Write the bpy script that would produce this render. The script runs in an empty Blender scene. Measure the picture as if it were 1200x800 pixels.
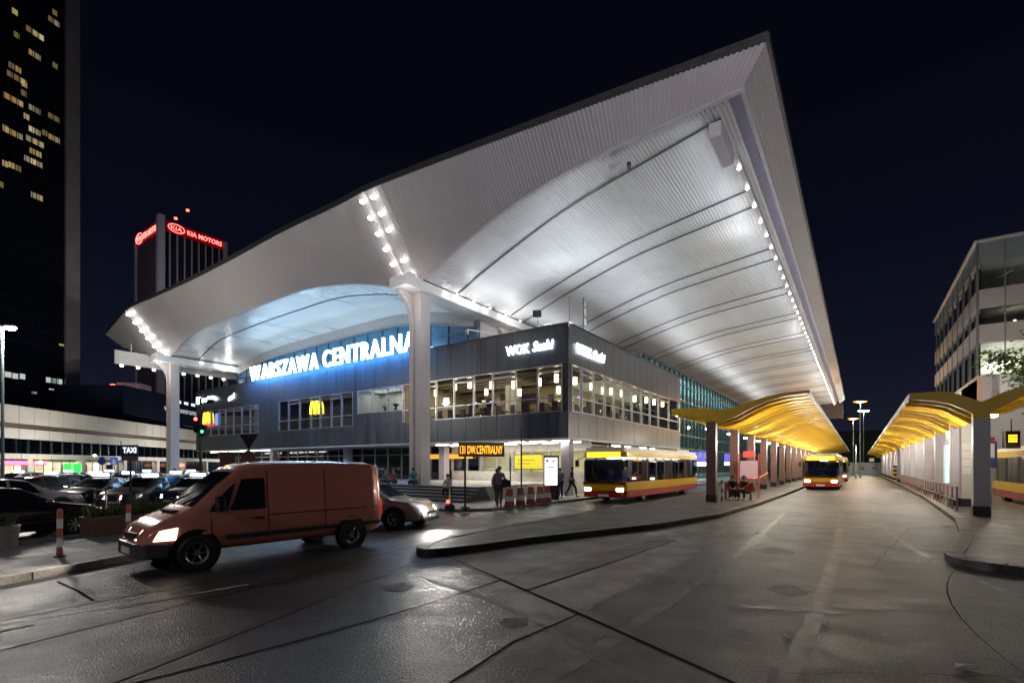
import bpy, bmesh, math, random
from mathutils import Vector, Matrix
random.seed(11)
S = bpy.context.scene
COL = S.collection
R = math.radians
F, HY, TH = 581.0, 545.0, R(35)
CT, ST = math.cos(TH), math.sin(TH)

# ------------------------------------------------------------------ survey helpers (photo bearing + known plane -> world point)
def on_z(px, py, z=0.0):
    d = F * (2 - z) / (py - HY); r = (px - 600) / F * d
    return Vector((CT * r - ST * d, ST * r + CT * d, z))
def on_y(px, py, Y):
    k = (px - 600) / F; X = Y * (k * CT - ST) / (CT + k * ST); d = -ST * X + CT * Y
    return Vector((X, Y, 2 + (HY - py) * d / F))
def on_x(px, py, X):
    k = (px - 600) / F; Y = X * (CT + k * ST) / (k * CT - ST); d = -ST * X + CT * Y
    return Vector((X, Y, 2 + (HY - py) * d / F))
def at_d(px, py, d):
    r = (px - 600) / F * d
    return Vector((CT * r - ST * d, ST * r + CT * d, 2 + (HY - py) * d / F))

# ------------------------------------------------------------------ materials
MC = {}
def mat(name, col, rough=.55, metal=0., var=.18, scale=2.5, bump=0., emis=None, es=0., coat=0., rvar=.12, fine=0., spec=.5, stretch=None, joint=None, big=0.):
    if name in MC: return MC[name]
    m = bpy.data.materials.new(name); m.use_nodes = True
    nt = m.node_tree; N = nt.nodes; L = nt.links
    b = N['Principled BSDF']
    b.inputs['Metallic'].default_value = metal
    b.inputs['Specular IOR Level'].default_value = spec
    b.inputs['Coat Weight'].default_value = coat
    tc = N.new('ShaderNodeTexCoord')
    mp = N.new('ShaderNodeMapping'); L.new(tc.outputs['Object'], mp.inputs['Vector'])
    if stretch: mp.inputs['Scale'].default_value = stretch
    nz = N.new('ShaderNodeTexNoise'); nz.inputs['Scale'].default_value = scale; nz.inputs['Detail'].default_value = 6; nz.inputs['Roughness'].default_value = .62
    L.new(mp.outputs[0], nz.inputs['Vector'])
    mr = N.new('ShaderNodeMapRange'); mr.inputs['From Min'].default_value = .25; mr.inputs['From Max'].default_value = .75
    mr.inputs['To Min'].default_value = 1 - var; mr.inputs['To Max'].default_value = 1 + var
    L.new(nz.outputs['Fac'], mr.inputs['Value'])
    last = mr.outputs[0]
    if fine:
        n2 = N.new('ShaderNodeTexNoise'); n2.inputs['Scale'].default_value = 38; n2.inputs['Detail'].default_value = 2
        L.new(tc.outputs['Object'], n2.inputs['Vector'])
        m2 = N.new('ShaderNodeMapRange'); m2.inputs['From Min'].default_value = .35; m2.inputs['From Max'].default_value = .65
        m2.inputs['To Min'].default_value = 1 - fine; m2.inputs['To Max'].default_value = 1 + fine
        L.new(n2.outputs['Fac'], m2.inputs['Value'])
        mu = N.new('ShaderNodeMath'); mu.operation = 'MULTIPLY'; L.new(last, mu.inputs[0]); L.new(m2.outputs[0], mu.inputs[1]); last = mu.outputs[0]
    if big:                                                       # broad worn areas
        n4 = N.new('ShaderNodeTexNoise'); n4.inputs['Scale'].default_value = .16; n4.inputs['Detail'].default_value = 4; n4.inputs['Distortion'].default_value = .8
        L.new(tc.outputs['Object'], n4.inputs['Vector'])
        m4 = N.new('ShaderNodeMapRange'); m4.inputs['From Min'].default_value = .38; m4.inputs['From Max'].default_value = .62; m4.inputs['To Min'].default_value = 1 - big; m4.inputs['To Max'].default_value = 1 + big
        L.new(n4.outputs['Fac'], m4.inputs['Value']); mu = N.new('ShaderNodeMath'); mu.operation = 'MULTIPLY'; L.new(last, mu.inputs[0]); L.new(m4.outputs[0], mu.inputs[1]); last = mu.outputs[0]
    if joint:                                                     # laid slabs: width, height, joint
        bt = N.new('ShaderNodeTexBrick'); bt.inputs['Scale'].default_value = 1; bt.inputs['Brick Width'].default_value = joint[0]; bt.inputs['Row Height'].default_value = joint[1]; bt.inputs['Mortar Size'].default_value = joint[2]; bt.inputs['Mortar Smooth'].default_value = .1
        bt.inputs['Color1'].default_value = (.85, .85, .85, 1); bt.inputs['Color2'].default_value = (1.12, 1.12, 1.12, 1); bt.inputs['Mortar'].default_value = (.4, .4, .4, 1)
        L.new(tc.outputs['Object'], bt.inputs['Vector']); mu = N.new('ShaderNodeMath'); mu.operation = 'MULTIPLY'; L.new(last, mu.inputs[0]); L.new(bt.outputs['Color'], mu.inputs[1]); last = mu.outputs[0]
    vm = N.new('ShaderNodeVectorMath'); vm.operation = 'SCALE'; vm.inputs[0].default_value = col[:3]
    L.new(last, vm.inputs['Scale']); L.new(vm.outputs['Vector'], b.inputs['Base Color'])
    rr = N.new('ShaderNodeMapRange'); rr.inputs['From Min'].default_value = .3; rr.inputs['From Max'].default_value = .7
    rr.inputs['To Min'].default_value = max(.02, rough - rvar); rr.inputs['To Max'].default_value = min(1, rough + rvar)
    L.new(nz.outputs['Fac'], rr.inputs['Value']); L.new(rr.outputs[0], b.inputs['Roughness'])
    if bump:
        bp = N.new('ShaderNodeBump'); bp.inputs['Strength'].default_value = bump; bp.inputs['Distance'].default_value = .02
        n3 = N.new('ShaderNodeTexNoise'); n3.inputs['Scale'].default_value = 45; n3.inputs['Detail'].default_value = 3
        L.new(tc.outputs['Object'], n3.inputs['Vector']); L.new(n3.outputs['Fac'], bp.inputs['Height']); L.new(bp.outputs[0], b.inputs['Normal'])
    if emis:
        b.inputs['Emission Color'].default_value = (*emis[:3], 1); b.inputs['Emission Strength'].default_value = es
    MC[name] = m
    return m
def glow(name, col, es):
    if name in MC: return MC[name]
    m = bpy.data.materials.new(name); m.use_nodes = True
    b = m.node_tree.nodes['Principled BSDF']
    b.inputs['Base Color'].default_value = (col[0] * .3, col[1] * .3, col[2] * .3, 1); b.inputs['Roughness'].default_value = .4
    b.inputs['Emission Color'].default_value = (*col, 1); b.inputs['Emission Strength'].default_value = es
    MC[name] = m
    return m
def glass(name, tint=(1, 1, 1), refl=.12, rough=.02):
    if name in MC: return MC[name]
    m = bpy.data.materials.new(name); m.use_nodes = True
    nt = m.node_tree; N = nt.nodes; L = nt.links; N.clear()
    o = N.new('ShaderNodeOutputMaterial'); t = N.new('ShaderNodeBsdfTransparent'); t.inputs[0].default_value = (*tint, 1)
    g = N.new('ShaderNodeBsdfGlossy'); g.inputs['Roughness'].default_value = rough; g.inputs[0].default_value = (.9, .95, 1, 1)
    fr = N.new('ShaderNodeLayerWeight'); fr.inputs[0].default_value = .25
    mr = N.new('ShaderNodeMapRange'); mr.inputs['To Min'].default_value = refl * .5; mr.inputs['To Max'].default_value = min(1, refl * 5)
    L.new(fr.outputs['Fresnel'], mr.inputs['Value'])
    mx = N.new('ShaderNodeMixShader'); L.new(mr.outputs[0], mx.inputs[0]); L.new(t.outputs[0], mx.inputs[1]); L.new(g.outputs[0], mx.inputs[2])
    L.new(mx.outputs[0], o.inputs[0]); MC[name] = m
    return m

# ------------------------------------------------------------------ mesh builder
class MB:
    def __init__(s): s.v = []; s.f = []
    def add(s, vs, fs):
        o = len(s.v); s.v += [tuple(p) for p in vs]; s.f += [tuple(i + o for i in q) for q in fs]; return s
    def hexa(s, c):
        return s.add(c, [(0, 3, 2, 1), (4, 5, 6, 7), (0, 1, 5, 4), (1, 2, 6, 5), (2, 3, 7, 6), (3, 0, 4, 7)])
    def box(s, x0, y0, z0, x1, y1, z1):
        return s.hexa([(x0, y0, z0), (x1, y0, z0), (x1, y1, z0), (x0, y1, z0), (x0, y0, z1), (x1, y0, z1), (x1, y1, z1), (x0, y1, z1)])
    def cbox(s, cx, cy, cz, sx, sy, sz, rz=0):
        c, n = math.cos(rz), math.sin(rz); P = []
        for z in (-.5, .5):
            for x, y in ((-.5, -.5), (.5, -.5), (.5, .5), (-.5, .5)):
                a, b = x * sx, y * sy; P.append((cx + a * c - b * n, cy + a * n + b * c, cz + z * sz))
        return s.hexa(P)
    def pbox(s, pf, u0, u1, w0, w1, d0, d1):
        return s.hexa([pf(u0, w0, d0), pf(u1, w0, d0), pf(u1, w0, d1), pf(u0, w0, d1), pf(u0, w1, d0), pf(u1, w1, d0), pf(u1, w1, d1), pf(u0, w1, d1)])
    def poly(s, pts): return s.add(pts, [tuple(range(len(pts)))])
    def prism(s, pts, off):
        n = len(pts); off = Vector(off); q = [tuple(Vector(p) + off) for p in pts]
        return s.add(list(pts) + q, [tuple(range(n))[::-1], tuple(range(n, 2 * n))] + [(i, (i + 1) % n, n + (i + 1) % n, n + i) for i in range(n)])
    def flat(s, xy, z0, z1): return s.prism([(x, y, z0) for x, y in xy], (0, 0, z1 - z0))
    def tube(s, p0, p1, r, n=8, r2=None, caps=True):
        p0, p1 = Vector(p0), Vector(p1); r2 = r if r2 is None else r2; d = (p1 - p0).normalized()
        a = d.cross((0, 0, 1)) if abs(d.z) < .95 else d.cross((1, 0, 0)); a.normalize(); b = d.cross(a); V = []
        for p, q in ((p0, r), (p1, r2)):
            for i in range(n):
                t = 2 * math.pi * i / n; V.append(p + a * math.cos(t) * q + b * math.sin(t) * q)
        fs = [(i, (i + 1) % n, n + (i + 1) % n, n + i) for i in range(n)]
        if caps: fs += [tuple(range(n))[::-1], tuple(range(n, 2 * n))]
        return s.add(V, fs)
    def path(s, pts, r, n=8):
        for a, b in zip(pts, pts[1:]): s.tube(a, b, r, n)
        return s
    def lathe(s, prof, c=(0, 0, 0), n=20, axis='z', caps=True):
        V = []
        for r, h in prof:
            for i in range(n):
                t = 2 * math.pi * i / n; x, y = r * math.cos(t), r * math.sin(t)
                V.append((c[0] + x, c[1] + y, c[2] + h) if axis == 'z' else (c[0] + x, c[1] + h, c[2] + y) if axis == 'y' else (c[0] + h, c[1] + x, c[2] + y))
        m = len(prof); fs = [(k * n + i, k * n + (i + 1) % n, (k + 1) * n + (i + 1) % n, (k + 1) * n + i) for k in range(m - 1) for i in range(n)]
        if caps: fs += [tuple(range(n))[::-1], tuple(range((m - 1) * n, m * n))]
        return s.add(V, fs)
    def grid(s, rows, closed=False):
        n = len(rows[0]); V = [p for r in rows for p in r]
        e = n if closed else n - 1
        return s.add(V, [(k * n + i, k * n + (i + 1) % n, (k + 1) * n + (i + 1) % n, (k + 1) * n + i) for k in range(len(rows) - 1) for i in range(e)])
    def strip(s, pts, w, z):                                   # flat band on the ground along a polyline
        L, Rr = [], []
        for i, p in enumerate(pts):
            a = Vector(pts[max(0, i - 1)][:2]); b = Vector(pts[min(len(pts) - 1, i + 1)][:2]); d = (b - a).normalized(); nn = Vector((-d.y, d.x)) * (w[i] if isinstance(w, list) else w) / 2
            L.append((p[0] + nn.x, p[1] + nn.y, z)); Rr.append((p[0] - nn.x, p[1] - nn.y, z))
        return s.grid([L, Rr])
    def mesh(s, name, m, smooth=False, sharp=35, recalc=True):
        me = bpy.data.meshes.new(name); me.from_pydata(s.v, [], s.f)
        if recalc:
            bm = bmesh.new(); bm.from_mesh(me); bmesh.ops.recalc_face_normals(bm, faces=bm.faces); bm.to_mesh(me); bm.free()
        if m: me.materials.append(m)
        if smooth:
            me.polygons.foreach_set('use_smooth', [True] * len(me.polygons)); me.set_sharp_from_angle(angle=R(sharp))
        me.update(); return me
    def build(s, name, m, parent=None, smooth=False, bevel=0, sharp=35, loc=None, rz=0):
        o = bpy.data.objects.new(name, s.mesh(name, m, smooth, sharp)); COL.objects.link(o)
        if parent is not None: o.parent = parent
        if loc is not None: o.location = loc
        if rz: o.rotation_euler.z = rz
        if bevel:
            b = o.modifiers.new('edge', 'BEVEL'); b.width = bevel; b.segments = 2; b.limit_method = 'ANGLE'
        return o

def tag(o, label=None, cat=None, group=None, kind=None):
    if label: o['label'] = label
    if cat: o['category'] = cat
    if group: o['group'] = group
    if kind: o['kind'] = kind
    return o
def thing(name, label, cat, loc=(0, 0, 0), rz=0, group=None):
    o = bpy.data.objects.new(name, None); COL.objects.link(o); o.location = loc; o.rotation_euler.z = rz; o.empty_display_size = .1
    return tag(o, label, cat, group)
def struct(o): return tag(o, kind='structure')
def dup(root, loc, rz=None, label=None, group=None, scale=None):
    def cp(o, par):
        c = o.copy(); COL.objects.link(c); c.parent = par
        for ch in o.children: cp(ch, c)
        return c
    r = cp(root, None); r.location = loc
    if rz is not None: r.rotation_euler.z = rz
    if label: r['label'] = label
    if group: r['group'] = group
    if scale: r.scale = (scale,) * 3
    return r
def lamp(kind, loc, e, col=(1, 1, 1), size=.1, aim=None, parent=None, spot=120, sx=None, sy=None, blend=.6):
    l = bpy.data.lights.new('lamp_light', kind); l.energy = e; l.color = col
    if kind == 'AREA':
        l.shape = 'RECTANGLE'; l.size = sx or size; l.size_y = sy or size
    else: l.shadow_soft_size = size
    if kind == 'SPOT': l.spot_size = R(spot); l.spot_blend = blend
    o = bpy.data.objects.new('lamp_light', l); COL.objects.link(o); o.location = loc
    if aim is not None: o.rotation_euler = (Vector(aim) - Vector(loc)).to_track_quat('-Z', 'Y').to_euler()
    if parent is not None: o.parent = parent
    return o
def text(name, s, m, parent=None, loc=(0, 0, 0), rot=(0, 0, 0), cap=1., width=None, extrude=.02, offset=0., shear=0.):
    c = bpy.data.curves.new('lettering', 'FONT'); c.body = s; c.size = cap / .73; c.extrude = extrude; c.offset = offset; c.shear = shear; c.resolution_u = 3
    t = bpy.data.objects.new('lettering', c); COL.objects.link(t); bpy.context.view_layer.update()
    me = bpy.data.meshes.new_from_object(t.evaluated_get(bpy.context.evaluated_depsgraph_get()))
    bpy.data.objects.remove(t); me.name = name
    xs = [v.co.x for v in me.vertices]
    if width and xs:
        k = width / (max(xs) - min(xs)); x0 = min(xs)
        for v in me.vertices: v.co.x = (v.co.x - x0) * k
    me.materials.clear(); me.materials.append(m)
    o = bpy.data.objects.new(name, me); COL.objects.link(o); o.location = loc; o.rotation_euler = rot
    if parent is not None: o.parent = parent
    return o
def longlight(loc, rot, e, col, sx, sy):
    o = lamp('AREA', loc, e, col, sx=sx, sy=sy); o.rotation_euler = rot; return o
def repeat(name, me, parent, locs, local=True):
    for p in locs:
        o = bpy.data.objects.new(name, me); COL.objects.link(o); o.parent = parent; o.location = p
def advance(s, cap):
    c = bpy.data.curves.new('lettering', 'FONT'); c.body = s; c.size = cap / .73
    t = bpy.data.objects.new('lettering', c); COL.objects.link(t); bpy.context.view_layer.update()
    w = t.dimensions.x; bpy.data.objects.remove(t); return w
def lerp_table(T, x):
    T = sorted(T)
    if x <= T[0][0]: return T[0][1]
    for (a, p), (b, q) in zip(T, T[1:]):
        if x <= b: return p + (q - p) * (x - a) / (b - a)
    return T[-1][1]
def smooth_table(T, x):                                          # monotone-ish catmull-rom through the points
    T = sorted(T); n = len(T)
    if x <= T[0][0]: return T[0][1]
    if x >= T[-1][0]: return T[-1][1]
    for i in range(n - 1):
        if T[i][0] <= x <= T[i + 1][0]:
            x0, y0 = T[i]; x1, y1 = T[i + 1]; h = x1 - x0
            sl = lambda j: (T[min(n - 1, j + 1)][1] - T[max(0, j - 1)][1]) / (T[min(n - 1, j + 1)][0] - T[max(0, j - 1)][0])
            t = (x - x0) / h; m0, m1 = sl(i) * h, sl(i + 1) * h
            return (2*t**3-3*t**2+1)*y0 + (t**3-2*t**2+t)*m0 + (-2*t**3+3*t**2)*y1 + (t**3-t**2)*m1

# ------------------------------------------------------------------ palette
ASPH = mat('asphalt', (.030, .028, .031), .42, var=.3, scale=.9, bump=.6, fine=.6, rvar=.14, big=.45)
ASPH2 = mat('coarse_asphalt', (.046, .044, .046), .43, var=.3, scale=1.4, bump=.8, fine=.75, rvar=.12, big=.25)
ASPHD = mat('dark_asphalt', (.016, .016, .018), .5, var=.35, scale=1.2, bump=.6, fine=.5, big=.3)
CONC = mat('lane_concrete', (.060, .059, .065), .56, var=.3, scale=1.3, bump=.45, fine=.5, rvar=.10, big=.5)
CONC2 = mat('worn_concrete', (.050, .048, .050), .5, var=.3, scale=1.2, bump=.35, fine=.4, rvar=.12, big=.3)
TAR = mat('tar_seam', (.006, .006, .007), .9, var=.2, spec=.1)
PAINTW = mat('worn_road_paint', (.42, .41, .39), .6, var=.6, scale=9, fine=.5)
PAVE = mat('paving', (.17, .155, .148), .6, var=.25, scale=1.5, bump=.3, fine=.25, joint=(.5, .5, .012), big=.2)
KERB = mat('kerb_stone', (.24, .225, .21), .6, var=.25, scale=3, bump=.3, fine=.2)
STONE = mat('pale_stone', (.40, .38, .35), .5, var=.15, scale=1.5, fine=.1, joint=(.9, .6, .01), big=.12)
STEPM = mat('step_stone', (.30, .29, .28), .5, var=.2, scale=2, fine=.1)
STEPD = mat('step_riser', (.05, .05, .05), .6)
SOFF = mat('roof_lining', (.50, .50, .51), .42, .0, var=.12, scale=.5, stretch=(1, .12, 1), rvar=.08, big=.08)
FASC = mat('roof_fascia', (.36, .335, .335), .5, var=.06, scale=.3)
DARKTRIM = mat('dark_trim', (.035, .034, .036), .5)
WHITE = mat('white_paint', (.78, .78, .77), .45, var=.06)
OFFW = mat('offwhite_panel', (.50, .48, .46), .5, var=.1)
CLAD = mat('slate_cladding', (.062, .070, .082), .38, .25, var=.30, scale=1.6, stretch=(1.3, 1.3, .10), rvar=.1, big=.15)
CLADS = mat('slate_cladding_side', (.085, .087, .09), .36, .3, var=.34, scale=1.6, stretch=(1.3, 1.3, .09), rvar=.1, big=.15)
ALU = mat('aluminium', (.42, .41, .43), .35, .6, var=.08)
ALUD = mat('dark_aluminium', (.07, .07, .075), .4, .4)
GLASS = glass('window_glass', (.96, .99, .98), .10)
GLASSB = glass('blue_glass', (.45, .62, .72), .22)
DGLASS = mat('dark_glass', (.008, .010, .013), .06, var=.1, rvar=.02, spec=.8)
TOWG = mat('tower_glass', (.006, .009, .016), .09, var=.3, scale=.06, rvar=.04, spec=.7)
YEL = mat('canopy_yellow', (.70, .43, .010), .45, var=.12, scale=1.2)
YELD = mat('canopy_rib_yellow', (.66, .40, .010), .5, var=.12, scale=2)
COLM = mat('column_concrete', (.50, .46, .45), .55, var=.14, scale=1.1, bump=.1, stretch=(1, 1, .3))
PILG = mat('pillar_grey', (.42, .39, .43), .5, var=.12)
PILR = mat('pillar_brown', (.20, .105, .088), .45, var=.15)
BLACK = mat('black_paint', (.012, .012, .013), .4)
RUBBER = mat('rubber', (.012, .012, .012), .8)
STEEL = mat('steel', (.35, .34, .34), .35, .8)
CHROME = mat('rim_metal', (.5, .5, .5), .3, .8)
RED = mat('red_paint', (.50, .035, .02), .45)
BRICKR = mat('post_red', (.42, .10, .07), .5)
BLUES = mat('sign_blue', (.02, .05, .24), .4)
GREEN = mat('leaf_green', (.05, .085, .02), .6, var=.5, scale=6)
GREEN2 = mat('leaf_pale', (.085, .11, .03), .6, var=.4, scale=6)
BARK = mat('bark', (.07, .05, .035), .8, bump=.6)
TERRA = mat('planter_brown', (.16, .10, .065), .7, var=.2, scale=2, bump=.3)
BULB = glow('roof_bulb', (1.0, .97, .93), 9)
TUBE = glow('light_tube', (1.0, .97, .90), 9)
SIGNW = glow('letter_light', (.50, .78, 1.0), 6)
SIGNW2 = glow('shop_letter_light', (.80, .92, 1.0), 6)
REDN = glow('red_neon', (1.0, .02, .02), 5)
REDH = glow('red_letter_light', (1.0, .20, .16), 2.0)
YELN = glow('yellow_neon', (1.0, .75, .02), 3.2)
WARM = glow('warm_bulb', (1.0, .80, .45), 9)
WINL = glow('lit_window', (1.0, .78, .42), .75)
WINC = glow('lit_window_cool', (.75, .95, .88), .8)
AMBER = glow('amber_led', (1.0, .36, .01), 3.5)
SODIUM = glow('sodium_lamp', (1.0, .27, .02), 1.8)
HEAD = glow('headlight', (1.0, .93, .80), 26)
TAIL = glow('tail_light', (1.0, .05, .03), 2.0)
TAXIL = glow('taxi_roof_light', (.85, .95, 1.0), 1.6)
SCREEN = glow('white_screen', (.93, .95, 1.0), 2.2)

# ================================================================== world, camera, colour management
W = bpy.data.worlds.new('World'); S.world = W; W.use_nodes = True
nt = W.node_tree; N = nt.nodes; L = nt.links
bg = N['Background']; tc = N.new('ShaderNodeTexCoord'); sx = N.new('ShaderNodeSeparateXYZ'); L.new(tc.outputs['Generated'], sx.inputs[0])
cr = N.new('ShaderNodeValToRGB'); L.new(sx.outputs['Z'], cr.inputs['Fac']); e = cr.color_ramp.elements
e[0].position = 0.0; e[0].color = (.0085, .0095, .019, 1); e[1].position = .55; e[1].color = (.0011, .0014, .0035, 1)
k = e.new(.18); k.color = (.0036, .0044, .0105, 1)
k = e.new(.36); k.color = (.0018, .0024, .0062, 1)
L.new(cr.outputs[0], bg.inputs[0]); bg.inputs[1].default_value = 1.0
cam = bpy.data.cameras.new('camera'); cam.sensor_width = 36; cam.lens = F / 1200 * 36; cam.shift_y = 145 / 1200; cam.clip_end = 3000; cam.clip_start = .1
co = bpy.data.objects.new('camera', cam); COL.objects.link(co); co.location = (0, 0, 2); co.rotation_euler = (R(90), 0, TH); S.camera = co
S.view_settings.view_transform = 'Standard'; S.view_settings.look = 'None'; S.view_settings.exposure = 0.5; S.view_settings.gamma = 1
S.cycles.use_denoising = True
S.cycles.max_bounces = 6; S.cycles.diffuse_bounces = 3; S.cycles.glossy_bounces = 3; S.cycles.transmission_bounces = 4; S.cycles.transparent_max_bounces = 16
S.cycles.sample_clamp_indirect = 4; S.cycles.caustics_reflective = False; S.cycles.caustics_refractive = False

# ================================================================== ground
def bez(p0, p1, p2, n=8): return [((1-t)**2*p0[0]+2*t*(1-t)*p1[0]+t*t*p2[0], (1-t)**2*p0[1]+2*t*(1-t)*p1[1]+t*t*p2[1]) for t in [i/n for i in range(n+1)]]
g = MB(); n = 60
xs = [-700, -300, -150] + [-100 + i * 4 for i in range(0, 40)] + [100, 250, 600]; ys = [-300, -120, -50] + [-20 + i * 4 for i in range(45)] + [220, 400, 900]
g.grid([[(x, y, 0) for x in xs] for y in ys]); struct(g.build('ground', ASPH))
def sheet(name, pts, z, m): return struct(MB().poly([(x, y, z) for x, y in pts]).build(name, m))
sheet('coarse_road_patch', [(-5.12, 6.92), (-3.12, 6.01), (-3.08, 3.4), (-3.0, -1), (-5.9, -1), (-5.45, 1.8), (-5.1, 3.65), (-5.05, 5.3)], .004, ASPH2)
sheet('grey_road_patch', [(-7.45, 8.05), (-5.12, 6.92), (-4.72, 13.8), (-5.4, 13.2), (-7.2, 9.7)], .004, CONC2)
sheet('dark_road_patch', [(-5.1, 6.98), (-4.34, 6.61), (-4.0, 13.4), (-4.62, 13.8)], .004, ASPHD)
sheet('middle_road_patch', [(-4.3, 6.58), (-3.12, 6.01), (-3.0, 10.5), (-3.4, 16), (-3.95, 13.4)], .004, ASPH2)
sheet('concrete_lane', [(-3.08, 5.95), (-1.49, 5.18), (1.2, 3.2), (4.5, 1.5), (6, 6), (5.5, 12.9), (1.8, 12.9), (1.5, 14.2), (1.95, 16.3), (2.8, 23), (3.0, 60), (3.0, 160), (-4.2, 160), (-4.2, 36), (-4.3, 20), (-3.3, 16), (-2.95, 10.5)], .004, CONC)
struct(MB().strip(bez((-8.9, .8), (-8.35, 3.5), (-8.05, 6.2), 10), .018, .0099).build('tar_seam', TAR))
sheet('dark_road_patch', [(-3.14, 5.97), (-1.5, 5.14), (.6, 4.1), (3, 1.4), (1, -2), (-2.9, -1), (-3.06, 3.4)], .0052, ASPHD)
struct(MB().strip(bez((-7.6, 8.2), (-3.6, 6.28), (.2, 4.3), 14), [.02, .03, .03, .035, .045, .05, .06, .07, .07, .06, .055, .05, .045, .04, .03], .009).build('tar_seam', TAR))
struct(MB().strip([(-4.36, 6.55), (-4.2, 9), (-4.0, 13.4)], .035, .0092).build('tar_seam', TAR))
struct(MB().strip(bez((-5.12, 6.95), (-4.95, 4.2), (-5.6, .8), 12), .04, .0095).build('tar_seam', TAR))
struct(MB().strip([(-3.08, 6.0), (-3.2, 4.6), (-3.05, 3.2), (-3.0, 2)], [.03, .04, .03, .03], .0098).build('tar_seam', TAR))
struct(MB().strip(bez((1.5, 12.6), (.75, 9.4), (1.35, 6.4), 8), [.008, .012, .018, .022, .018, .012, .01, .008, .008], .0101).build('tar_seam', TAR))
struct(MB().strip([(-11.3, 2.5), (-10.2, 2.5), (-9.2, 2.45)], .05, .006).build('tar_seam', TAR))
rk = random.Random(21)
def crack(p0, p1, w, z, wob=.07):
    n = 14; pts = []
    for i in range(n + 1):
        t = i / n; pts.append((p0[0] + (p1[0] - p0[0]) * t + rk.uniform(-wob, wob) * .5, p0[1] + (p1[1] - p0[1]) * t + rk.uniform(-wob, wob) * .5))
    struct(MB().strip(pts, [w * rk.uniform(.4, 1.4) for _ in pts], z).build('road_crack', TAR))
for i, (a, b, w) in enumerate((((-2.9, 8.3), (.4, 9.9), .012), ((-.6, 5.4), (2.2, 7.2), .008), ((-4.0, 14.2), (-.5, 16.5), .014), ((.2, 12), (1.3, 20), .012))): crack(a, b, w, .0105 + i * .0003)
MARK = mat('tyre_mark', (.027, .026, .027), .5, var=.5, scale=3, fine=.5)
def arc(pts, n=16): return bez(*pts, n)
for i, (pts, w) in enumerate((([(-8.9, -1.5), (-9.4, 4.5), (-9.7, 13)], .16), ([(-7.3, -1.5), (-7.9, 3.0), (-9.0, 8.5)], .14), ([(-5.5, 1), (-6.5, 4.5), (-9.3, 12)], .15), ([(-2.4, 3.6), (-2.0, 10), (-2.6, 24)], .18), ([(-.6, 3.8), (-.3, 10), (-.6, 24)], .18), ([(4.2, 6.5), (.9, 9.5), (.6, 22)], .14), ([(.4, 2.6), (-2.2, 5.4), (-6.4, 6.4)], .13))):
    struct(MB().strip([(x, y) for x, y in (lambda p0, p1, p2: [((1-t)**2*p0[0]+2*t*(1-t)*p1[0]+t*t*p2[0], (1-t)**2*p0[1]+2*t*(1-t)*p1[1]+t*t*p2[1]) for t in [k/16 for k in range(17)]])(*pts)], [w * rk.uniform(.6, 1.2) for _ in range(17)], .0064 + i * .00012).build('tyre_mark', MARK))
rows = []
for i, (x, y, r) in enumerate(((-.9, 9.0, .35), (-6.2, 5.6, .3), (1.0, 6.2, .28), (-3.6, 5.2, .22), (-1.6, 13, .5), (-8.3, 4.7, .3))):
    pts = [(x + r * rk.uniform(.6, 1.1) * math.cos(k * .42), y + r * rk.uniform(.6, 1.3) * math.sin(k * .42), .0073 + i * .0002) for k in range(15)]
    struct(MB().poly(pts).build('oil_stain', mat('oil_stain', (.020, .019, .020), .62, var=.5, scale=4, fine=.4)))
sheet('road_repair', [(-1.35, 7.55), (-.2, 7.95), (-.25, 8.15), (-1.5, 7.75)], .009, ASPHD)
sheet('road_repair', [(-.15, 8.25), (.55, 8.75), (.35, 9.0), (-.3, 8.45)], .009, ASPHD)
p, q = on_z(138, 712), on_z(292, 684.5)
struct(MB().strip([tuple(p), tuple(q)], .1, .008).build('lane_marking', PAINTW))
p, q = on_z(-90, 757), on_z(40, 731)
struct(MB().strip([tuple(p), tuple(q)], .1, .008).build('lane_marking', PAINTW))

def slab(name, pts, z, m, kerb=None, kw=.28, lift=.012, km=None):
    struct(MB().flat(pts, -.02, z).build(name, m))
    if kerb:
        fine = [kerb[0]]
        for (x0, y0), (x1, y1) in zip(kerb, kerb[1:]):
            nn = max(1, round(math.hypot(x1 - x0, y1 - y0) / 1.0)); nn = min(nn, 60)
            fine += [(x0 + (x1 - x0) * i / nn, y0 + (y1 - y0) * i / nn) for i in range(1, nn + 1)]
        P0, P1 = [Vector(p) for p in fine], []
        for i, p in enumerate(P0):
            d = (P0[min(len(P0) - 1, i + 1)] - P0[max(0, i - 1)]).normalized(); P1.append(p + Vector((-d.y, d.x)) * kw)
        k = MB()
        for i in range(len(P0) - 1):
            a0, a1, b0, b1 = P0[i], P0[i + 1], P1[i], P1[i + 1]; g0, g1 = .012, .988; dz = random.uniform(-.004, .004)
            q = [a0.lerp(a1, g0), a0.lerp(a1, g1), b0.lerp(b1, g1), b0.lerp(b1, g0)]; zt_ = z + lift + dz
            q2 = [p.lerp(o, .1) for p, o in ((q[0], q[3]), (q[1], q[2]))]
            V = [(p.x, p.y, 0) for p in q[:2]] + [(p.x, p.y, zt_ - .035) for p in q[:2]] + [(p.x, p.y, zt_) for p in q2] + [(q[2].x, q[2].y, zt_), (q[3].x, q[3].y, zt_), (q[2].x, q[2].y, 0), (q[3].x, q[3].y, 0)]
            k.add(V, [(0, 1, 3, 2), (2, 3, 5, 4), (4, 5, 6, 7), (6, 8, 9, 7), (0, 2, 4, 7, 9), (1, 8, 6, 5, 3)])
        struct(k.build('kerb', km or KERB))
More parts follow.
